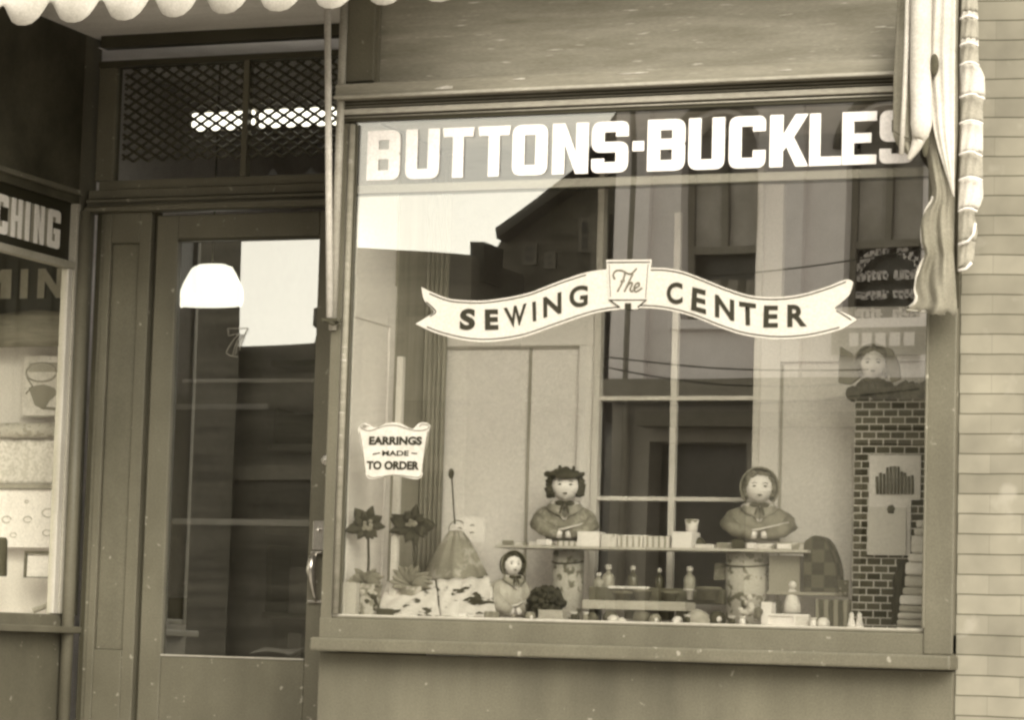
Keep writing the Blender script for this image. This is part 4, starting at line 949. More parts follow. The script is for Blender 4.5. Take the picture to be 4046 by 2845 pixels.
        for s in (-1, 1): cb.tube([(s * r * .28, -r * .74, zsh + .005), (s * r * .36, -r * .95, zsh - H * .25), (s * r * .06, -r * 1.12, zsh - H * .55)], .0045, 6)
        cb.tube([(math.cos(t) * r * .95, -r * .2 + math.sin(t) * r * .75, zsh + H * .02) for t in [PI + PI * i / 12 for i in range(13)]], .005, 6)
        cb.tube([(-swm * .78, -swm * .28, zbt + (zsh - zbt) * .18), (0, -swm * .60, zbt + (zsh - zbt) * .30), (swm * .8, -swm * .40, zbt + (zsh - zbt) * .52)], .004, 6)
        cb.build('piping', M_sash, d)
    return d
YS = 0.55
doll('cloth_doll', 'cloth doll in a small peaked dark hat behind the middle of the long shelf', 1268, 1058, 1124, 0.60, 158, 1212, 0)
doll('cloth_doll', 'cloth doll in a deep bonnet behind the right end of the long shelf', 1702, 1062, 1128, 0.60, 172, 1212, 1, dressmat=M_dress2)
d3 = doll('cloth_doll', 'cloth doll with white face and pale cloak under the left end of the long shelf', 1148, 1244, 1290, 0.40, 120, 1384, 2, rz=.75, dressmat=paint('pale_cloak', 0.46, var=.15, scale=15))
d4 = doll('cloth_doll', 'cloth doll head in a pointed bonnet on top of the brick pattern pillar', 1958, 786, 850, 0.50, 90, 870, 1, rz=.2, body=False)
# wings of the cape and dark collar under the top doll
mb = MB(); y_ = .47
for poly in ([(1878, 858), (1882, 775), (1905, 790), (1932, 812), (1928, 845), (1905, 862)], [(1985, 775), (1998, 782), (2014, 815), (2018, 850), (1996, 858), (1988, 820)]):
    mb.prism([D2(x, y, y_) for x, y in poly][::-1], y_, y_ + .02)
tag(mb.build('doll_scarf', paint('scarf_cloth', 0.22, var=.4, scale=12), bevel=.004), 'drab pointed scarf ends either side of the doll head on the brick pillar', 'scarf')
# --- shelf and its round pedestals
p = at(1108, 1238, YS - .1); q = at(1812, 1238, YS - .1)
shelf = tag(MB().box(p.x, q.x, YS - .1, YS + .04, q.z - .002, q.z + .008).build('display_shelf', paint('shelf_board', 0.5, var=.2), bevel=.002), 'long thin shelf spanning the window in front of two dolls', 'shelf')
SZ = q.z + .008
for (a, b, lab, mt) in ((1240, 1306, 'printed fabric covered round pedestal under the middle of the long shelf', M_printcloth), (1628, 1722, 'wider printed fabric pedestal under the right part of the long shelf', M_printcloth)):
    xa_ = at(a, 1300, YS + .03).x; xb_ = at(b, 1300, YS + .03).x; r = (xb_ - xa_) / 2
    g = thing('pedestal', lab, 'pedestal', ((xa_ + xb_) / 2, YS + .03, FZ))
    MB().lathe([(r * 1.0, 0), (r, SZ - FZ - .012)], n=28).build('covering', mt, g)
    rb = MB(); rb.tube([(math.cos(t) * r * 1.01, math.sin(t) * r * 1.01, SZ - FZ - .05 - .012 * math.sin(PI * i / 16)) for i, t in enumerate([PI + PI * k / 16 for k in range(17)])], .0035, 6); rb.build('ribbon', M_hair, g)
# --- goods on the shelf
def block(name, lab, cat, x0, x1, y0, y1, Y, mat, dep=.08, rz=0.0, grp=None, zb=None, bev=.003):
    p = at(x0, y1, Y); q = at(x1, y0, Y); w_ = q.x - p.x; h_ = q.z - p.z; z_ = zb if zb is not None else p.z
    o = MB().box(-w_ / 2, w_ / 2, 0, dep, 0, h_).build(name, mat, bevel=bev); o.location = ((p.x + q.x) / 2, Y, z_); o.rotation_euler = (0, 0, rz)
    return tag(o, lab, cat, grp)
G1 = 'packets and boxes laid along the long shelf'
M_pk = [twotone('packet_a', 0.74, 0.25, 'noise', 30, .58), twotone('packet_b', 0.7, 0.3, 'bandx', 14, .72), twotone('packet_c', 0.3, 0.62, 'noise', 24, .5), M_paper]
items = [(1115, 1180, 1224, 1230, 0, 'flat printed packet on the far left end of the long shelf'), (1185, 1240, 1222, 1230, 0, 'flat printed packet left of the hatted doll on the long shelf'),
         (1245, 1292, 1219, 1230, 1, 'low pale packet right in front of the hatted doll'), (1293, 1343, 1198, 1231, 3, 'small white carton leaning in front of the hatted doll'),
         (1345, 1381, 1202, 1230, 0, 'white booklet left of the longest carton on the shelf'), (1384, 1440, 1205, 1230, 1, 'longest white carton near the middle of the shelf'), (1442, 1498, 1205, 1230, 1, 'white carton just left of the tallest box on the shelf'),
         (1504, 1551, 1195, 1231, 3, 'tallest white box on the shelf at the foot of the inner mullion'), (1556, 1600, 1222, 1231, 0, 'white packet right of the tallest box on the shelf'), (1605, 1668, 1219, 1232, 2, 'dark diamond printed packet left of the bonnet doll'),
         (1672, 1735, 1220, 1232, 0, 'pale packet in front of the bonnet doll'), (1740, 1806, 1216, 1232, 2, 'patterned packet at the right end of the long shelf')]
for x0, x1, y0, y1, k, lab in items:
    block('shelf_box', lab, 'box', x0, x1, y0, y1, YS - .058 + random.uniform(0, .006), M_pk[k], .085, random.uniform(-.08, .08), G1, zb=SZ + .001)
block('card_lid', 'thin white lid resting on the cartons right of the hatted doll', 'lid', 1358, 1450, 1200, 1204, YS + .02, M_paper, .08, 0)
cup = thing('small_cup', 'small patterned cup on a dark mound behind the tallest shelf box', 'cup')
p = at(1550, 1195, YS + .02); MB().lathe([(.020, 0), (.022, .02), (.026, .048), (.023, .050)], (p.x, YS + .02, p.z), 20).build('bowl', M_pk[0], cup)
mb = MB(); mb.ball((p.x + .01, YS + .02, SZ + .02), .045, .04, .028, jit=.04); tag(mb.build('dark_hat', M_felt), 'dark felt mound beside the tallest white box on the shelf', 'hat')
pl = at(1588, 1221, YS); tag(MB().lathe([(.02, 0), (.035, .004), (.038, .010), (.034, .008)], (pl.x, YS, SZ + .002), 24).build('shallow_dish', M_metal), 'shallow shiny dish left of the bonnet doll on the shelf', 'dish')
# --- left cluster
YP = 0.55
px_ = at(884, 1310, .32)
post_top = at(886, 800, .32).z
tag(MB().box(px_.x - .013, px_.x + .013, .30, .326, FZ, post_top).build('display_post', M_sash, bevel=.003), 'pale upright wooden post standing behind the scroll sign', 'post')
def flower(lab, cx, cy, Y, R, seed):
    rs = random.Random(seed); c = at(cx, cy, Y); f = thing('fabric_flower', lab, 'artificial flower', (c.x, Y, FZ), .3, 'potted fabric flowers')
    hz = c.z - FZ
    for k in range(15):
        a = 2 * PI * k / 15 + rs.uniform(-.2, .2); L = R * rs.uniform(.6, 1.1); rows = []
        rs_w = rs.uniform(.18, .34)
        for i in range(7):
            t = i / 6; wd = L * rs_w * math.sin(PI * min(1, t * .92 + .08)) + .001
            dx, dz = math.cos(a), math.sin(a) * .85
            ctr = Vector((dx * L * t, -.02 - .05 * math.sin(t * 2.2) + rs.uniform(0, .004), hz + dz * L * t))
            pr = Vector((-dz, -.25, dx))
            rows.append([tuple(ctr + pr * wd * s + Vector((0, .012 * abs(s), 0))) for s in (-1, -.5, 0, .5, 1)])
        MB().grid(rows).build('petal', M_leafd, f, solid=.0015)
    cb = MB()
    for k in range(9): cb.ball((rs.uniform(-.02, .02), -.06, hz + rs.uniform(-.02, .02)), .008, n=8, m=6)
    cb.build('flower_centre', M_leafl, f)
    MB().tube([(0, 0, .10), (.005, 0, hz * .6), (0, -.02, hz)], .005, 8).build('stem', M_leafd, f)
    for k in range(13):
        a = math.radians(5 + 14 * k) ; L = R * rs.uniform(.7, 1.15); rows = []
        for i in range(7):
            t = i / 6; wd = .013 * math.sin(PI * min(1, t * .95 + .05)) + .001; b0 = Vector((0, -.03, .13))
            ctr = b0 + Vector((math.cos(a) * L * t, -.03 * t, math.sin(a) * L * t * .95 - .02 * t * t)); pr = Vector((-math.sin(a), -.3, math.cos(a)))
            rows.append([tuple(ctr + pr * wd * s) for s in (-1, 0, 1)])
        MB().grid(rows).build('leaf', M_leafl, f, solid=.0015)
    MB().lathe([(.045, 0), (.05, .02), (.058, .12), (.062, .125), (.056, .115)], (0, 0, 0), 20).build('pot', twotone('pot_wrap', .3, .6, 'noise', 28, .5), f)
flower('dark fabric flower left of the pale post behind the scroll sign', 826, 1178, .15, .080, 3)
flower('dark fabric flower right of the pale post, the fuller of the pair', 928, 1180, .36, .092, 5)
block('tall_carton', 'narrow pale carton at the bottom left corner of the window', 'carton', 760, 797, 1306, 1381, .045, paint('carton_cream', .6, var=.1), .04)
mb = MB()
c = at(815, 1350, .12)
for k in range(16): mb.ball((c.x + random.uniform(-.045, .045), .12 + random.uniform(-.02, .02), FZ + .01 + random.uniform(0, .11)), random.uniform(.010, .02), n=9, m=7, jit=.15)
tag(mb.build('yarn_balls', twotone('yarn_mix', .06, .5, 'noise', 18, .55)), 'heap of dark and pale trimmings beside the pale corner carton', 'trimmings')
# slanted panel of printed sheets
def slab(name, lab, cat, quad, Y0, Y1, mat, thick=.006):
    P_ = [at(*quad[0], Y1), at(*quad[1], Y1), at(*quad[2], Y0), at(*quad[3], Y0)]
    rows = []
    for j in range(13):
        t = j / 12; rows.append([tuple(P_[0].lerp(P_[3], t).lerp(P_[1].lerp(P_[2], t), i / 20) + Vector((0, 0, .004 * math.sin(i * 1.1 + j)))) for i in range(21)])
    return tag(MB().grid(rows).build(name, mat, solid=thick), lab, cat)
slab('printed_sheet', 'white sheet with dark bird like prints lying aslant at the lower left of the window', 'printed sheet', ((868, 1304), (975, 1302), (985, 1380), (838, 1380)), .18, .40, M_prints)
slab('printed_sheet', 'second white sheet with darker crossing prints beside the cloaked doll', 'printed sheet', ((978, 1300), (1098, 1292), (1112, 1382), (988, 1381)), .18, .40, twotone('printed_sheets_b', 0.78, 0.06, 'noise', 24, .59, stretch=(.7, 1, 1.6), soft=.02))
# draped mound and sketch card behind
rows = []
for i in range(16):
    t = i / 15; yy = 1190 + (1300 - 1190) * t; hw = 14 + 62 * t ** .8
    rows.append([tuple(at(1022 + hw * (k / 12 - .5) * 2, yy, .56 - .12 * math.sin(PI * k / 12) * t + .012 * math.sin(k * 1.9))) for k in range(13)])
tag(MB().grid(rows).build('draped_cloth', twotone('drab_drape', .30, .48, 'noise', 14, .58), solid=.003), 'drab patterned cloth draped in a mound below the sketch card', 'cloth')
sk = thing('sketch_card', 'white card with a faint drawn face beside a dark knobbed rod', 'card')
p = at(1020, 1216, .58); q = at(1086, 1160, .58)
MB().box(p.x, q.x, .58, .586, p.z, q.z).build('card', M_paper, sk)
mb = MB(); cxx, czz = (p.x + q.x) / 2 - .02, (p.z + q.z) / 2
stroke([(cxx - .03 + .035 * math.cos(t * .35 + .8), czz + .035 * math.sin(t * .35 + .8)) for t in range(11)], .004, .578, mb)
for dx, dz in ((-.02, .004), (.03, .016), (.03, -.012)): stroke([(cxx + dx - .008, czz + dz), (cxx + dx, czz + dz + .004), (cxx + dx + .008, czz + dz)], .004, .578, mb)
mb.build('drawn_face', paint('grey_ink', .14), sk)
ho = thing('knobbed_rod', 'thin dark rod with a knob on top standing up left of the sketch card', 'rod')
a = at(1012, 1062, .60); b = at(1019, 1175, .60)
MB().tube([tuple(a), tuple(b)], .0035, 8).build('rod', M_felt, ho)
MB().ball(tuple(at(1011, 1062, .60)), .011, .011, .020, jit=.03).build('knob', M_felt, ho)
# dark muff basket by cloaked doll
mb = MB(); c = at(1218, 1350, .33)
mb.ball((c.x, .36, FZ + .070), .060, .045, .058, 22, 16, jit=.07)
for k in range(70):
    a_, e_ = random.uniform(0, 2 * PI), random.uniform(-.6, 1.4); mb.ball((c.x + .064 * math.cos(a_) * math.cos(e_), .36 - .045 * abs(math.sin(a_)) * math.cos(e_), FZ + .070 + .056 * math.sin(e_)), random.uniform(.008, .017), n=7, m=5, jit=.35)
mb = mb; bo = mb.build('fur_muff', paint('dark_fur', .05, var=.7, scale=60, bump=1)); tag(bo, 'dark rumpled furry muff at the right side of the cloaked doll', 'muff')
block('folded_cloth', 'pale folded cloth against the foot of the middle pedestal', 'cloth', 1205, 1262, 1368, 1390, .26, paint('light_cloth', .5, var=.2), .06)
# --- centre: dark space with bottles, pots and a low plank
p = at(1304, 1365, .30); q = at(1536, 1350, .30)
pk = thing('low_plank', 'low pale plank bench on short legs in front of the bottles', 'bench')
MB().box(p.x, q.x, .30, .42, p.z, q.z).build('plank', paint('plank_wood', .46, var=.12, scale=6, stretch=(.5, 3, 3)), pk, bevel=.003)
for xx in (p.x + .02, q.x - .04): MB().box(xx, xx + .02, .32, .40, FZ, p.z).build('leg', M_felt, pk)
def bottle(lab, cx, y_top, Y, h, r, mat, zb=None, grp='small bottles under the long shelf'):
    c = at(cx, y_top, Y); z0 = zb if zb is not None else c.z - h
    b = thing('small_bottle', lab, 'bottle', (c.x, Y, z0), 0, grp)
    MB().lathe([(r * .9, 0), (r, .004), (r, h * .48), (r * .8, h * .60), (r * .34, h * .68), (r * .34, h * .80)], n=20).build('bottle_body', mat, b)
    MB().lathe([(r * .46, h * .80), (r * .5, h * .83), (r * .5, h * .97), (r * .4, h)], n=16).build('cap', M_sash if mat != M_felt else M_felt, b)
M_bt = paint('bottle_glass', .34, rough=.15, var=.3, spec=.6); M_bt2 = paint('dark_bottle', .09, rough=.15, var=.3, spec=.6)
zr = at(1400, 1322, .55).z
bottle('pale bottle left of centre under the long shelf', 1464 - 100, 1266, .55, at(1364, 1266, .55).z - zr, .024, M_bt, zr)
bottle('broad shouldered bottle in the middle under the long shelf', 1399 + 20, 1268, .56, (at(1399, 1268, .56).z - zr), .020, M_bt2, zr)
bottle('thin dark bottle just left of the inner mullion', 1478, 1274, .56, (at(1478, 1274, .56).z - zr), .016, M_bt2, zr)
bottle('pale long necked bottle right of the inner mullion', 1546, 1270, .54, (at(1546, 1270, .54).z - zr), .022, M_bt, zr)
bottle('squat jar with a pale lid near the middle pedestal', 1342, 1284, .53, (at(1342, 1284, .53).z - zr), .020, M_bt, zr)
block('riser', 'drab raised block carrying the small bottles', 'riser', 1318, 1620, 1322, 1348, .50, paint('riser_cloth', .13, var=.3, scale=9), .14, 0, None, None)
block('thin_tray', 'thin pale tray edge in front of the bottles', 'tray', 1362, 1452, 1309, 1313, .49, M_backing, .03, 0, None, zr + .001)
def pot(lab, cx, y0, y1, Y, r, mat):
    t = at(cx, y0, Y); b = at(cx, y1, Y); h = t.z - b.z
    g = thing('flower_pot', lab, 'pot', (t.x, Y, b.z), 0, 'small pots in the middle of the window')
    MB().lathe([(r * .72, 0), (r * .95, h * .75), (r * 1.08, h * .78), (r * 1.08, h), (r * .95, h * .98)], n=22).build('pot_body', mat, g)
M_pot = paint('clay_pot', .17, var=.25, scale=10)
for cx, y0, y1, Y, r, lab in ((1395, 1326, 1350, .46, .035, 'squat pot behind the left of the low plank'), (1440, 1322, 1350, .47, .032, 'taller pot behind the middle of the low plank'), (1500, 1326, 1350, .47, .028, 'narrow pot behind the right of the low plank'), (1588, 1316, 1345, .44, .045, 'wide drab pot right of the low plank')):
    pot(lab, cx, y0, y1, Y, r, M_pot)
d_ = at(1546, 1326, .45); tag(MB().lathe([(.010, -.03), (.012, 0), (.024, .003), (.026, .008), (.02, .006)], (d_.x, .45, d_.z), 20).build('stemmed_dish', M_white), 'tiny white stemmed dish right of the inner mullion', 'dish')
for cx, cy, Y, rx, lab in ((1375, 1378, .22, .022, 'white pompon in front of the low plank, left of a pair'), (1394, 1380, .20, .017, 'smaller white pompon in front of the low plank, right of a pair')):
    c = at(cx, cy, Y); mb = MB(); mb.ball((c.x, Y, FZ + rx * .8), rx, rx, rx * .8, 16, 12, jit=.10); tag(mb.build('pompon', M_white), lab, 'pompon', 'white pompons')
def doily(lab, x0, x1, cy, Y):
    a = at(x0, cy, Y); b = at(x1, cy, Y); r = (b.x - a.x) / 2
    tag(MB().lathe([(r, 0), (r * .96, .004), (r * .6, .006), (r * .2, .012)], ((a.x + b.x) / 2, Y, FZ + .002), 30, 1, .45).build('doily', M_white), lab, 'doily', 'white doilies on the window floor')
doily('long white doily on the window floor below the mullion', 1458, 1528, 1392, .14)
doily('small white doily on the window floor near the wide pot', 1582, 1622, 1388, .16)
c = at(1560, 1380, .2); mb = MB(); mb.ball((c.x, .22, FZ + .02), .045, .035, .042, 18, 12, jit=.05); tag(mb.build('pincushion', paint('tan_cushion', .42, var=.2, scale=14)), 'round tan pincushion between the two white doilies', 'pincushion')
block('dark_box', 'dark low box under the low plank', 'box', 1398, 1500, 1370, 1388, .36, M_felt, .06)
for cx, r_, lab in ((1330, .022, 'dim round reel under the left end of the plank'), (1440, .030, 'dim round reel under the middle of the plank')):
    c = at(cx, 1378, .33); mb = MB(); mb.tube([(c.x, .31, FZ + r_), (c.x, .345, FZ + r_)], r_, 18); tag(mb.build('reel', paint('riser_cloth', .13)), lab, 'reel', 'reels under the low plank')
# --- right hand goods
block('clear_case', 'grey dull plastic case hanging under the right end of the shelf', 'case', 1722, 1794, 1246, 1330, .52, paint('case_grey', .34, rough=.3, var=.1), .10)
# rounded plaid bag
mb = MB(); rows = []
bc = at(1834, 1330, .55)
prof_b = [(1800, 1335), (1800, 1225), (1810, 1208), (1828, 1200), (1848, 1212), (1862, 1240), (1872, 1275), (1874, 1335)]
pb = [D2(x, y, .48) for x, y in smooth(prof_b, 3)]
mb.prism(pb, .48, .60); tag(mb.build('plaid_bag', M_plaid, bevel=.012), 'dark plaid dome shaped bag at the right end of the shelf', 'bag')
block('glass_shelf', 'thin lower glass shelf at the right with small goods beneath', 'shelf', 1718, 1872, 1329, 1333, .40, M_bead, .14)
tag(MB().box(at(1705, 1380, .28).x, at(1728, 1380, .28).x, .28, .34, FZ, at(1715, 1350, .28).z).build('thread_box', M_paper, bevel=.002), 'white upright box at the foot of the wider pedestal', 'box')
mb = MB()
for k in range(14):
    c = at(1690 + random.uniform(-28, 22), 1365 + random.uniform(-25, 20), .26); mb.ball((c.x, .26 + random.uniform(-.02, .02), max(FZ + .012, c.z)), random.uniform(.010, .018), n=9, m=7, jit=.2)
tag(mb.build('ribbon_bunch', twotone('ribbon_mix', .14, .6, 'noise', 20, .52)), 'bunch of crumpled ribbon in front of the wider pedestal', 'ribbon')
fg = thing('small_figurine', 'small white figurine with a dark coat under the lower right shelf', 'figurine')
c = at(1775, 1368, .42); MB().lathe([(.035, 0), (.030, .03), (.018, .07), (.010, .085)], (c.x, .42, at(1775, 1375, .42).z), 18).build('skirt', M_white, fg); MB().ball((c.x, .42, at(1775, 1375, .42).z + .10), .014, n=14, m=10).build('figure_head', M_white, fg)
block('dark_mound', 'dark checked cloth bundle left of the small figurine', 'cloth', 1712, 1752, 1348, 1376, .38, M_plaid, .06, .3)
pf = thing('framed_picture', 'low wide picture frame lying on its edge on the right of the window floor', 'picture frame')
p = at(1716, 1404, .16); q = at(1812, 1372, .16); z0 = FZ + .001; z1 = z0 + q.z - p.z
MB().box(p.x + .01, q.x - .055, .168, .172, z0 + .008, z1 - .008).build('picture', M_backing, pf)
mb = MB().box(p.x, q.x, .16, .18, z1 - .007, z1); mb.box(p.x, q.x, .16, .18, z0, z0 + .006); mb.box(p.x, p.x + .01, .16, .18, z0 + .006, z1 - .007); mb.box(q.x - .055, q.x - .047, .16, .18, z0 + .006, z1 - .007)
mb.build('frame', M_backing, pf); MB().box(q.x - .046, q.x, .162, .178, z0 + .006, z1 - .007).build('mount', M_white, pf)
block('striped_box', 'dark striped box left of the brick pillar on the window floor', 'box', 1826, 1898, 1345, 1404, .30, twotone('dark_stripes', .05, .22, 'bandx', 9, .6), .07)
for cx, lab in ((1908, 'pale bell shaped ornament at the foot of the brick pillar, left of two'), (1926, 'pale bell shaped ornament at the foot of the brick pillar, right of two')):
    c = at(cx, 1400, .22); tag(MB().lathe([(.016, 0), (.015, .02), (.007, .05), (.009, .058), (.003, .066)], (c.x, .22, FZ), 16).build('bell_ornament', M_backing), lab, 'ornament', 'bell ornaments')
def spool(cx, cy, Y, r_, lab, mt):
    c = at(cx, cy, Y); o = thing('thread_spool', lab, 'spool', (c.x, Y, FZ + .001), .3 * r_, 'spools of thread on the window floor')
    MB().lathe([(r_, 0), (r_, .004), (r_ * .55, .008), (r_ * .55, .034), (r_, .038), (r_, .042)], n=16).build('reel_core', M_sash, o)
    MB().lathe([(r_ * .6, .009), (r_ * .82, .012), (r_ * .82, .030), (r_ * .6, .033)], n=16).build('thread', mt, o)
for cx, Y, r_, lab, mt in ((1640, .20, .014, 'dark thread spool left of the ribbon bunch', M_felt), (1664, .17, .013, 'pale thread spool just in front of the ribbon bunch', M_backing), (1822, .14, .014, 'pale thread spool right of the low wide frame', M_backing),
                       (1286, .16, .014, 'dark thread spool in front of the middle pedestal', M_felt), (1312, .14, .012, 'pale thread spool between pedestal foot and pompons', M_dress), (1540, .12, .012, 'dark thread spool in front of the pincushion', M_felt)):
    spool(cx, 1385, Y, r_, lab, mt)
def bcard(x0, x1, y0, y1, Y, lab, mt, rz):
    p = at(x0, y1, Y); q = at(x1, y0, Y); g = thing('button_card', lab, 'button card', ((p.x + q.x) / 2, Y, p.z), rz, 'button cards set up in the window')
    w_ = (q.x - p.x) / 2; h_ = q.z - p.z; o = MB().box(-w_, w_, 0, .003, 0, h_).build('card', mt, g); o.rotation_euler = (-.18, 0, 0)
    for i in range(2):
        for j in range(3):
            if (i + j + int(x0)) % 3 == 0: continue
            bb = MB(); bb.lathe([(.004, 0), (.0045, .002), (.003, .003), (.001, .002)], n=12); bb.xf(Matrix.Translation((-w_ * .45 + i * w_ * .9, -.004 + .18 * h_ * (.2 + j * .3), h_ * (.2 + j * .3))) @ Matrix.Rotation(PI / 2, 4, 'X')); bb.build('button', M_dress if mt != M_felt else M_dress2, g)
bcard(1600, 1626, 1262, 1300, .56, 'small button card left of the wider pedestal', M_dress, .1)
bcard(1876, 1902, 1300, 1338, .50, 'dark button card between plaid bag and brick pillar', M_felt, .2)
def roll(cx, cy, Y, r_, wd, lab, mt, rz=.3):
    c = at(cx, cy, Y); o = thing('ribbon_roll', lab, 'ribbon roll', (c.x, Y, FZ + .001), rz, 'small goods on the window floor')
    mb = MB(); mb.tube([(0, -wd / 2, r_), (0, wd / 2, r_)], r_, 20); mb.build('ribbon_winding', mt, o)
    mb = MB(); mb.tube([(0, -wd / 2 - .002, r_), (0, wd / 2 + .002, r_)], r_ * .35, 12); mb.build('core', M_paper, o)
for cx, Y, r_, wd, lab, mt in ((1368, .30, .026, .02, 'dark ribbon roll under the left half of the low plank', M_felt), (1468, .29, .022, .018, 'drab ribbon roll under the right half of the low plank', M_dress), (1518, .24, .018, .016, 'pale ribbon roll at the right leg of the low plank', M_backing),
                           (1608, .30, .030, .02, 'dark ribbon roll left of the wider pedestal', M_felt), (1845, .20, .022, .018, 'pale ribbon roll in front of the striped box', M_sash), (1188, .22, .020, .018, 'drab ribbon roll in front of the dark furry muff', M_dress)):
    roll(cx, 1380, Y, r_, wd, lab, mt, .9)
for x0, x1, y0, y1, Y, lab, mt, rz in ((1640, 1668, 1196, 1216, .455, 'small dark carton in front of the bonnet doll, left one', M_felt, .2), (1672, 1690, 1204, 1217, .455, 'tiny white box in front of the bonnet doll', M_paper, -.2),
                                   (1126, 1150, 1212, 1222, .455, 'small drab box near the left tip of the long shelf', M_dress, .3), (1200, 1228, 1208, 1222, .455, 'white folded card left of the hatted doll', M_paper, -.3), (1742, 1772, 1204, 1216, .455, 'small white box at the right end of the shelf top', M_paper, .15)):
    block('shelf_box', lab, 'box', x0, x1, y0, y1, Y, mt, .03, rz, 'small boxes standing on the long shelf', zb=SZ + .001)
for x0, x1, y0, y1, Y, lab, mt in ((845, 880, 1356, 1378, .12, 'dark purse at the left end of the printed sheets', M_felt), (1010, 1046, 1366, 1382, .10, 'folded white napkin in front of the printed sheets', M_paper), (1085, 1118, 1358, 1380, .14, 'drab folded square between printed sheets and cloaked doll', M_dress)):
    block('folded_square', lab, 'cloth', x0, x1, y0, y1, Y, mt, .03, .3, None, zb=FZ + .001, bev=.006)
# --- brick pattern pillar
g = thing('brick_pillar', 'cardboard pillar printed as small dark bricks with white mortar', 'display pillar')
p = at(1908, 1412, .52); q = at(2078, 895, .52)
o = MB().box(0, q.x - p.x + .04, 0, .16, 0, q.z - FZ).build('pillar_body', brick_mat('paper_brick', 0.15, 0.045, 0.66, 0.052, 0.0265, 0.0024, .05, bump=.1), g); o.location = (p.x, .52, FZ)
mb = MB(); c0 = at(1905, 862, .5); c1 = at(2078, 862, .5)
mb = MB()
for k in range(26):
    t = k / 25; mb.ball((c0.x + (c1.x - c0.x) * t, .56 + random.uniform(-.03, .03), q.z + .012 + random.uniform(0, .035)), random.uniform(.018, .035), n=10, m=8, jit=.2)
tag(mb.build('garland', paint('dark_garland', .09, var=.7, scale=30, bump=.8)), 'dark rumpled garland along the top of the brick pillar', 'garland')
po = thing('pencil_poster', 'white poster with a fan of dark upright pencils pinned on the brick pillar', 'poster')
p = at(1943, 1244, .50); q = at(2062, 1020, .50)
zm_ = at(2000, 1120, .5).z; xm_ = at(2040, 1100, .5).x; MB().prism([(p.x, p.z), (xm_, p.z), (xm_, zm_), (q.x, zm_), (q.x, q.z), (p.x, q.z)], .512, .517).build('sheet', M_paper, po)
MB().box(p.x, at(2032, 1100, .5).x, .500, .505, p.z, at(1990, 1137, .5).z).build('front_card', M_white, po)
mb = MB(); hs = [1068, 1060, 1062, 1048, 1046, 1045, 1046, 1058, 1060, 1068, 1066]
for i, hy in enumerate(hs):
    xx = 1966 + 79 * i / 10; a = at(xx, 1108, .507); b = at(xx - 1, hy, .507); mb.tube([(a.x, .508, a.z), (b.x, .508, b.z)], .0052, 8)
mb.build('pencils', twotone('pencil_paint', .12, .28, 'bandx', 30, .5), po)
c = at(1997, 1142, .498); MB().ball((c.x, .4985, c.z), .015, .003, .014, 12, 8, jit=.25).build('emblem', paint('grey_ink', .14), po)
# --- stack of folded fabrics and books against the right side
ys = [(1150, 1166, 2050), (1168, 1185, 2046), (1186, 1220, 2040), (1226, 1244, 2034), (1246, 1272, 2028), (1275, 1300, 2026), (1302, 1318, 2022), (1320, 1340, 2016), (1342, 1357, 2014), (1359, 1372, 2012), (1374, 1388, 2010), (1390, 1403, 2008)]
vals = [.7, .62, .72, .76, .84, .58, .5, .84, .48, .6, .5, .66]
desc = ['topmost small white book of', 'second thin book from the top of', 'thick pale book near the top of', 'pale folded cloth fourth from the top of', 'bright white folded cloth fifth from the top of', 'drab folded cloth in the middle of', 'thin darker cloth below the middle of', 'bright white box among the lower part of', 'dull cloth fourth from the bottom of', 'pale cloth third from the bottom of', 'dull thin cloth second from the bottom of', 'wide pale cloth at the very bottom of']
xr_ = at(2085, 1300, .28).x
zprev = FZ + .001
zz = []
for (y0, y1, x0) in ys: zz.append((at(2050, y1, .22).z, at(2050, y0, .22).z, at(x0, 1300, .22).x))
base = zz[-1][0] - FZ - .002
for i in range(len(ys)):
    z0, z1, xx = zz[i]; z0 -= base; z1 -= base
    z0n = (zz[i + 1][1] - base) if i + 1 < len(zz) else FZ + .001
    mt = paint('stack_%d' % i, vals[i], rough=.8, var=.12, scale=8, stretch=(.5, .5, 6), bump=.3)
    tag(MB().box(xx, xr_, .22 + random.uniform(-.008, .008), .38, z0n + .0015, z1).build('folded_fabric', mt, bevel=min(.008, (z1 - z0n) * .4)), desc[i] + ' the stack at the window right', 'fabric', 'stack of folded fabrics and books')
rows = []
for i in range(16):
    t = i / 15; yy = 1262 + (1400 - 1262) * t; xa_ = 2012 - 16 * t ** .6 + 3 * math.sin(i * 1.1)
    rows.append([tuple(at(xa_ + (2030 - xa_) * k / 8, yy, .30 - .03 * math.sin(PI * k / 8) + .01 * math.sin(k * 2 + i * .5))) for k in range(9)])
mb = MB().grid(rows)
tag(mb.build('dark_drape', M_leafd, solid=.003), 'narrow dark rumpled drape just left of the fabric stack', 'cloth')

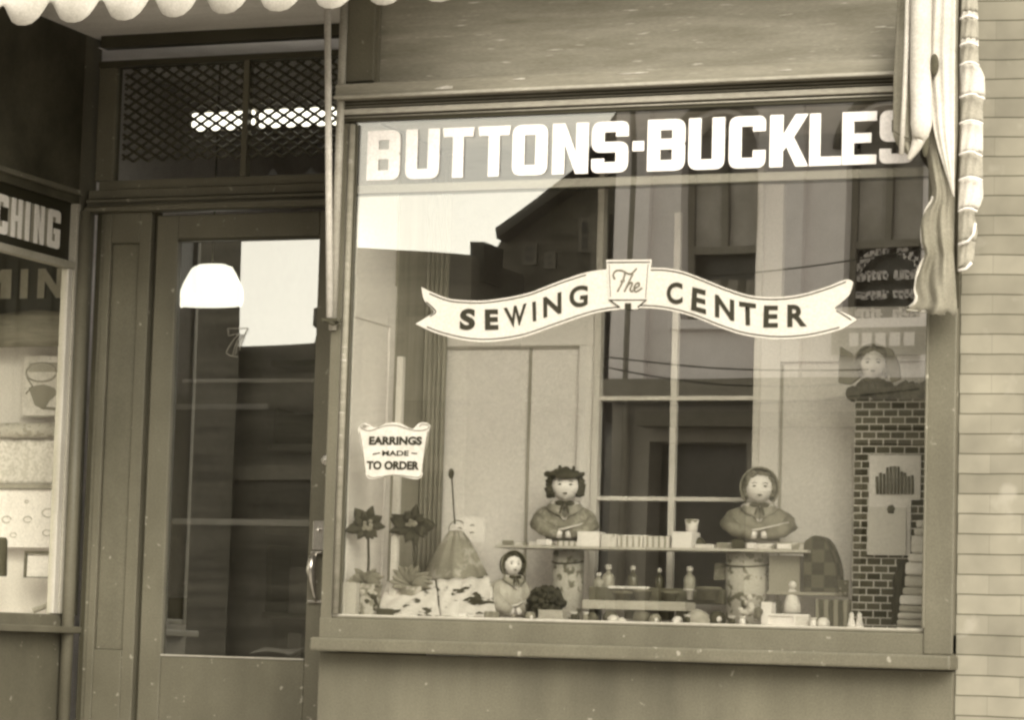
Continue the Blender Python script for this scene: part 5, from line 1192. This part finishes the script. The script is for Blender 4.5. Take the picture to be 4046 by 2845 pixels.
# ================================================================== ACROSS THE STREET (seen only in the reflections)
YB = 25.0
def rp(x, y, Y=YB): p = at(x, y, Y); return p.x, p.z       # mirrored plane of the main glass
B = thing('stone_building', 'pale two storey stone building with arched upper windows reflected in the shop window', 'building', (0, -YB, 0))
M_stone = paint('pale_stone', 0.84, rough=.85, var=.10, scale=.8); M_stone2 = paint('pier_stone', 0.89, rough=.85, var=.08, scale=.8); M_win = paint('dark_window', .07, rough=.3, var=.3); M_trim = paint('stone_trim', .22, var=.2)
xb0 = rp(1380, 600)[0]; xb1 = 14.0
wins = []
x_w = rp(1525, 600)[0]; ww_ = rp(1690, 600)[0] - x_w; stp = rp(1890, 600)[0] - x_w
zs0, zs1 = 4.95, 7.05
k = 0
segs = MB(); xprev = xb0
wins = [x_w + stp * i for i in range(8)]
def arch(x0, x1, z0, zs):
    c = (x0 + x1) / 2; r = (x1 - x0) / 2; return [(x0, z0), (x1, z0), (x1, zs)] + [(c + r * math.cos(t), zs + r * math.sin(t)) for t in [PI * i / 14 for i in range(1, 14)]] + [(x0, zs)]
outer = [(xb0, 4.2), (xb1, 4.2), (xb1, 9.6), (xb0, 9.6)]
me = curve_mesh([outer] + [arch(x, x + ww_, 4.95, 7.15) for x in wins], .5); me.transform(Matrix.Translation((0, -.25, 0)))
mesh_obj('upper_wall', me, M_stone, B)
gx = [rp(1455, 1000)[0] + i * 2.6 for i in range(7)]
me = curve_mesh([[(xb0, 0), (xb1, 0), (xb1, 4.0), (xb0, 4.0)]] + [[(x, .5), (x + 1.25, .5), (x + 1.25, 3.45), (x, 3.45)] for x in gx], .5); me.transform(Matrix.Translation((0, -.25, 0)))
mesh_obj('lower_wall', me, paint('ground_storey', .26, var=.2, scale=1), B)
MB().box(xb0 + .1, xb1, -8, -.6, 0, 9.5).build('inner_mass', M_win, B)
MB().box(xb0 - .1, xb1, -.5, .35, 3.96, 4.22).build('belt_course', M_trim, B)
MB().box(xb0 - .3, xb1, -.5, .7, 9.6, 10.1).build('roof_cornice', M_trim, B)
for x in wins:
    f = MB().box(x, x + .08, -.38, -.30, 4.95, 7.2); f.box(x + ww_ - .08, x + ww_, -.38, -.30, 4.95, 7.2); f.box(x + ww_ / 2 - .04, x + ww_ / 2 + .04, -.38, -.30, 5.95, 7.5); f.box(x + .08, x + ww_ - .08, -.38, -.29, 5.90, 6.0)
    wf = f.build('window_frame', M_trim, B)
    MB().box(x + .08, x + ww_ * .5 - .04, -.42, -.39, 6.0, 7.4).build('window_shade', paint('blind_cloth', .42), wf)
    MB().box(x + ww_ * .5 + .04, x + ww_ - .08, -.42, -.39, 6.0, 7.4).build('window_shade', paint('blind_cloth', .42), wf)
    MB().box(x - .1, x + ww_ + .1, -.05, .15, 4.83, 4.95).build('sill', M_stone2, B)
    # hood mould
    c = x + ww_ / 2; h = MB(); h.tube([(c + (ww_ / 2 + .12) * math.cos(t), .03, 7.15 + (ww_ / 2 + .12) * math.sin(t)) for t in [PI * i / 14 for i in range(15)]], .07, 8); h.build('hood_mould', M_trim, B)
for x in (rp(1378, 600)[0], rp(1424, 600)[0] ) + tuple(rp(1700, 600)[0] + i * stp for i in range(6)):
    MB().box(x, x + (.20 if x < rp(1500, 600)[0] else .55), 0, .14, 4.22, 9.6).build('pilaster', M_stone2, B)
MB().tube([(rp(1417, 600)[0], .10, 0), (rp(1417, 600)[0], .10, 9.6)], .055, 8).build('downpipe', M_trim, B)
# cafe-style curtains in the first window and the painted sign in the second
x = wins[0]
MB().box(x + .1, x + ww_ - .1, -.40, -.385, 4.95, 5.55).build('half_curtain', twotone('net_curtain', .3, .12, 'bandx', 1.4, .6), B)
# window lettering, seen too blurred to read: pale blocks in an arc and three rows
sb = MB(); x = wins[1]; c = x + ww_ / 2; rs = random.Random(11)
def scrap(cx, cz, w_, h_):
    pts = [(cx + w_ * rs.uniform(.38, .55) * math.cos(a), cz + h_ * rs.uniform(.38, .56) * math.sin(a)) for a in [PI / 4 + PI / 2 * k + rs.uniform(-.35, .35) for k in range(4)]]
    sb.prism(pts, -.376, -.36)
for i in range(12):
    if i in (5, 6) and i == 6: continue
    a = math.radians(158 - 136 * i / 11); scrap(c + .40 * math.cos(a), 5.52 + .36 * math.sin(a), .085, .19); scrap(c + .40 * math.cos(a) + .02, 5.50 + .36 * math.sin(a), .07, .08)
for row, z in enumerate((5.47, 5.23, 4.99)):
    for i in range(12):
        if i == 6 or (row == 2 and i == 5): continue
        xx = x + .11 + (ww_ - .22) * i / 11; scrap(xx, z + .08, .075, .17); scrap(xx + .02, z + .03 + .1 * rs.random(), .08, .05)
sb.build('pale_window_paint', M_white, B)
sb = MB()
for i in range(5): sb.box(x + .15 + i * .17, x + .27 + i * .17, .16, .18, 4.60, 4.76)
sb.build('pale_sign_blocks', M_white, B)
MB().box(x - .1, x + ww_ + 3, .12, .15, 4.5, 4.83).build('sign_band', M_trim, B)
# striped shop awning line above the ground floor
MB().box(xb0 + .5, xb1, .1, .5, 3.62, 3.80).build('shop_fascia', paint('fascia_dark', .10), B)
# gabled house left of it (mirror image), with bushy eaves line
Hh = thing('gabled_house', 'dark gabled house with deep eaves reflected in the middle of the shop window', 'house', (0, 0, 0))
poly = [rp(x, y, YB + 2) for x, y in ((1385, 470), (1385, 250), (1290, 385), (1190, 455), (1113, 512), (1118, 535), (1098, 572), (1098, 585), (1125, 610), (1130, 900), (1385, 900))]
MB().prism(poly, -(YB + 6), -(YB + 2)).build('gable_end', twotone('dark_shingle', .06, .11, 'noise', 3.5, .52, stretch=(.5, 1, 2.5), soft=.12), Hh)
pp = [rp(x, y, YB + 1.6) for x, y in ((1390, 235), (1392, 262), (1290, 400), (1190, 470), (1108, 530), (1106, 505), (1190, 445), (1288, 372))]
MB().prism(pp, -(YB + 6), -(YB + 1.6)).build('roof_edge', paint('roof_dark', .03), Hh)
for (xa_, ya, xb_, yb2) in ((1165, 540, 1200, 590), (1215, 560, 1240, 600), (1290, 480, 1320, 560), (1335, 600, 1362, 680)):
    a = rp(xa_, yb2, YB + 1.95); b = rp(xb_, ya, YB + 1.95); gw = MB().box(a[0], b[0], -(YB + 2.0), -(YB + 1.96), a[1], b[1]).build('window', paint('house_pane', .14, var=.3, scale=4), Hh); MB().box(a[0] + .05, b[0] - .05, -(YB + 1.958), -(YB + 1.95), a[1] + .05, (a[1] + b[1]) / 2 - .02).build('pane', M_black, gw); MB().box(a[0] + .05, b[0] - .05, -(YB + 1.958), -(YB + 1.95), (a[1] + b[1]) / 2 + .02, b[1] - .05).build('pane', M_black, gw)
a = rp(1312, 700, YB + 1.8); MB().box(a[0], a[0] + .25, -(YB + 1.98), -(YB + 1.85), 0, rp(1312, 470, YB + 1.8)[1]).build('corner_board', paint('house_window', .16), Hh)
wr = thing('overhead_wires', 'thin dark drooping wires over the street in front of the stone building in the reflection', 'wires', (0, 0, 0))
for (xa_, ya, xb_, yb2, sg) in ((1340, 800, 1950, 830, 28), (1345, 822, 1900, 862, 40), (1380, 905, 2060, 870, 30), (1200, 640, 2070, 560, 26)):
    ptsw = []
    for i in range(21):
        t = i / 20; q_ = rp(xa_ + (xb_ - xa_) * t, ya + (yb2 - ya) * t + sg * 4 * t * (1 - t) * .5, 21); ptsw.append((q_[0], -21, q_[1]))
    MB().tube(ptsw, .009, 6).build('wire', M_black, wr)
# low row of buildings further left
Lr = thing('low_brick_row', 'long low dark building with a chimney reflected at the left of the shop window', 'building', (0, 0, 0))
a = rp(1050, 575); b = rp(790, 555)
xa_ = -13.72 - 14
poly = [(-14.6, 0), (a[0], 0), (a[0], 5.84), (a[0] - .02, 5.90), (-11.39, 6.01), (-12.1, 6.05), (-12.1, 5.72), (-12.45, 5.68), (-12.62, 5.50), (-12.80, 5.46), (-12.80, 5.22), (-12.72, 5.16), (-12.76, 4.98), (-14.6, 4.93)]
MB().prism(poly, -YB - 6, -YB).build('row_wall', paint('row_brick', .11, var=.6, scale=1.3, stretch=(.35, 1, 5)), Lr)
c = rp(1048, 560); MB().box(c[0] - .12, c[0] + .08, -YB - 1, -YB - .3, 5.6, 6.12).build('chimney', paint('roof_dark', .03), Lr)
for i, xq in enumerate((-11.2, -10.6, -10.1)):
    MB().box(xq, xq + .35, -YB, -YB + .04, 4.0, 5.1).build('window', paint('house_window', .16), Lr)
MB().box(-13.9, a[0], -YB, -YB + .1, 3.05, 3.25).build('ledge_course', paint('house_window', .16), Lr)
L2 = tag(MB().prism([(a[0], 0), (-6.9, 0), (-6.9, 5.66), (a[0], 5.66)], -YB - 14, -YB - 10).build('rear_shed', paint('rear_brick', .06, var=.4, scale=1)), 'low dark rear building in the gap between house and row in the reflection', 'building')
# tall block further left, closes the sky on the left of the door glass
T = thing('tall_block', 'tall dark brick block reflected in the left half of the door glass', 'building', (0, 0, 0))
xt = -13.79
MB().add([(xt - 12, -YB - 8, z) for z in (0, 13.0)] + [(xt - 12, -YB + .3, z) for z in (0, 13.0)] + [(xt, -YB + .3, z) for z in (0, 13.0)] + [(xt - 5.2, -YB - 8, z) for z in (0, 13.0)], [(0, 2, 4, 6), (1, 7, 5, 3), (0, 1, 3, 2), (2, 3, 5, 4), (4, 5, 7, 6), (6, 7, 1, 0)]).build('wall', paint('row_brick', .11), T)
for i in range(4):
    for zq in (2.0, 5.0):
        MB().box(xt - 2.2 - i * 2.4, xt - 1.2 - i * 2.4, -YB, -YB + .05, zq, zq + 1.6).build('window', paint('house_window', .16), T)
bpy.context.view_layer.update()
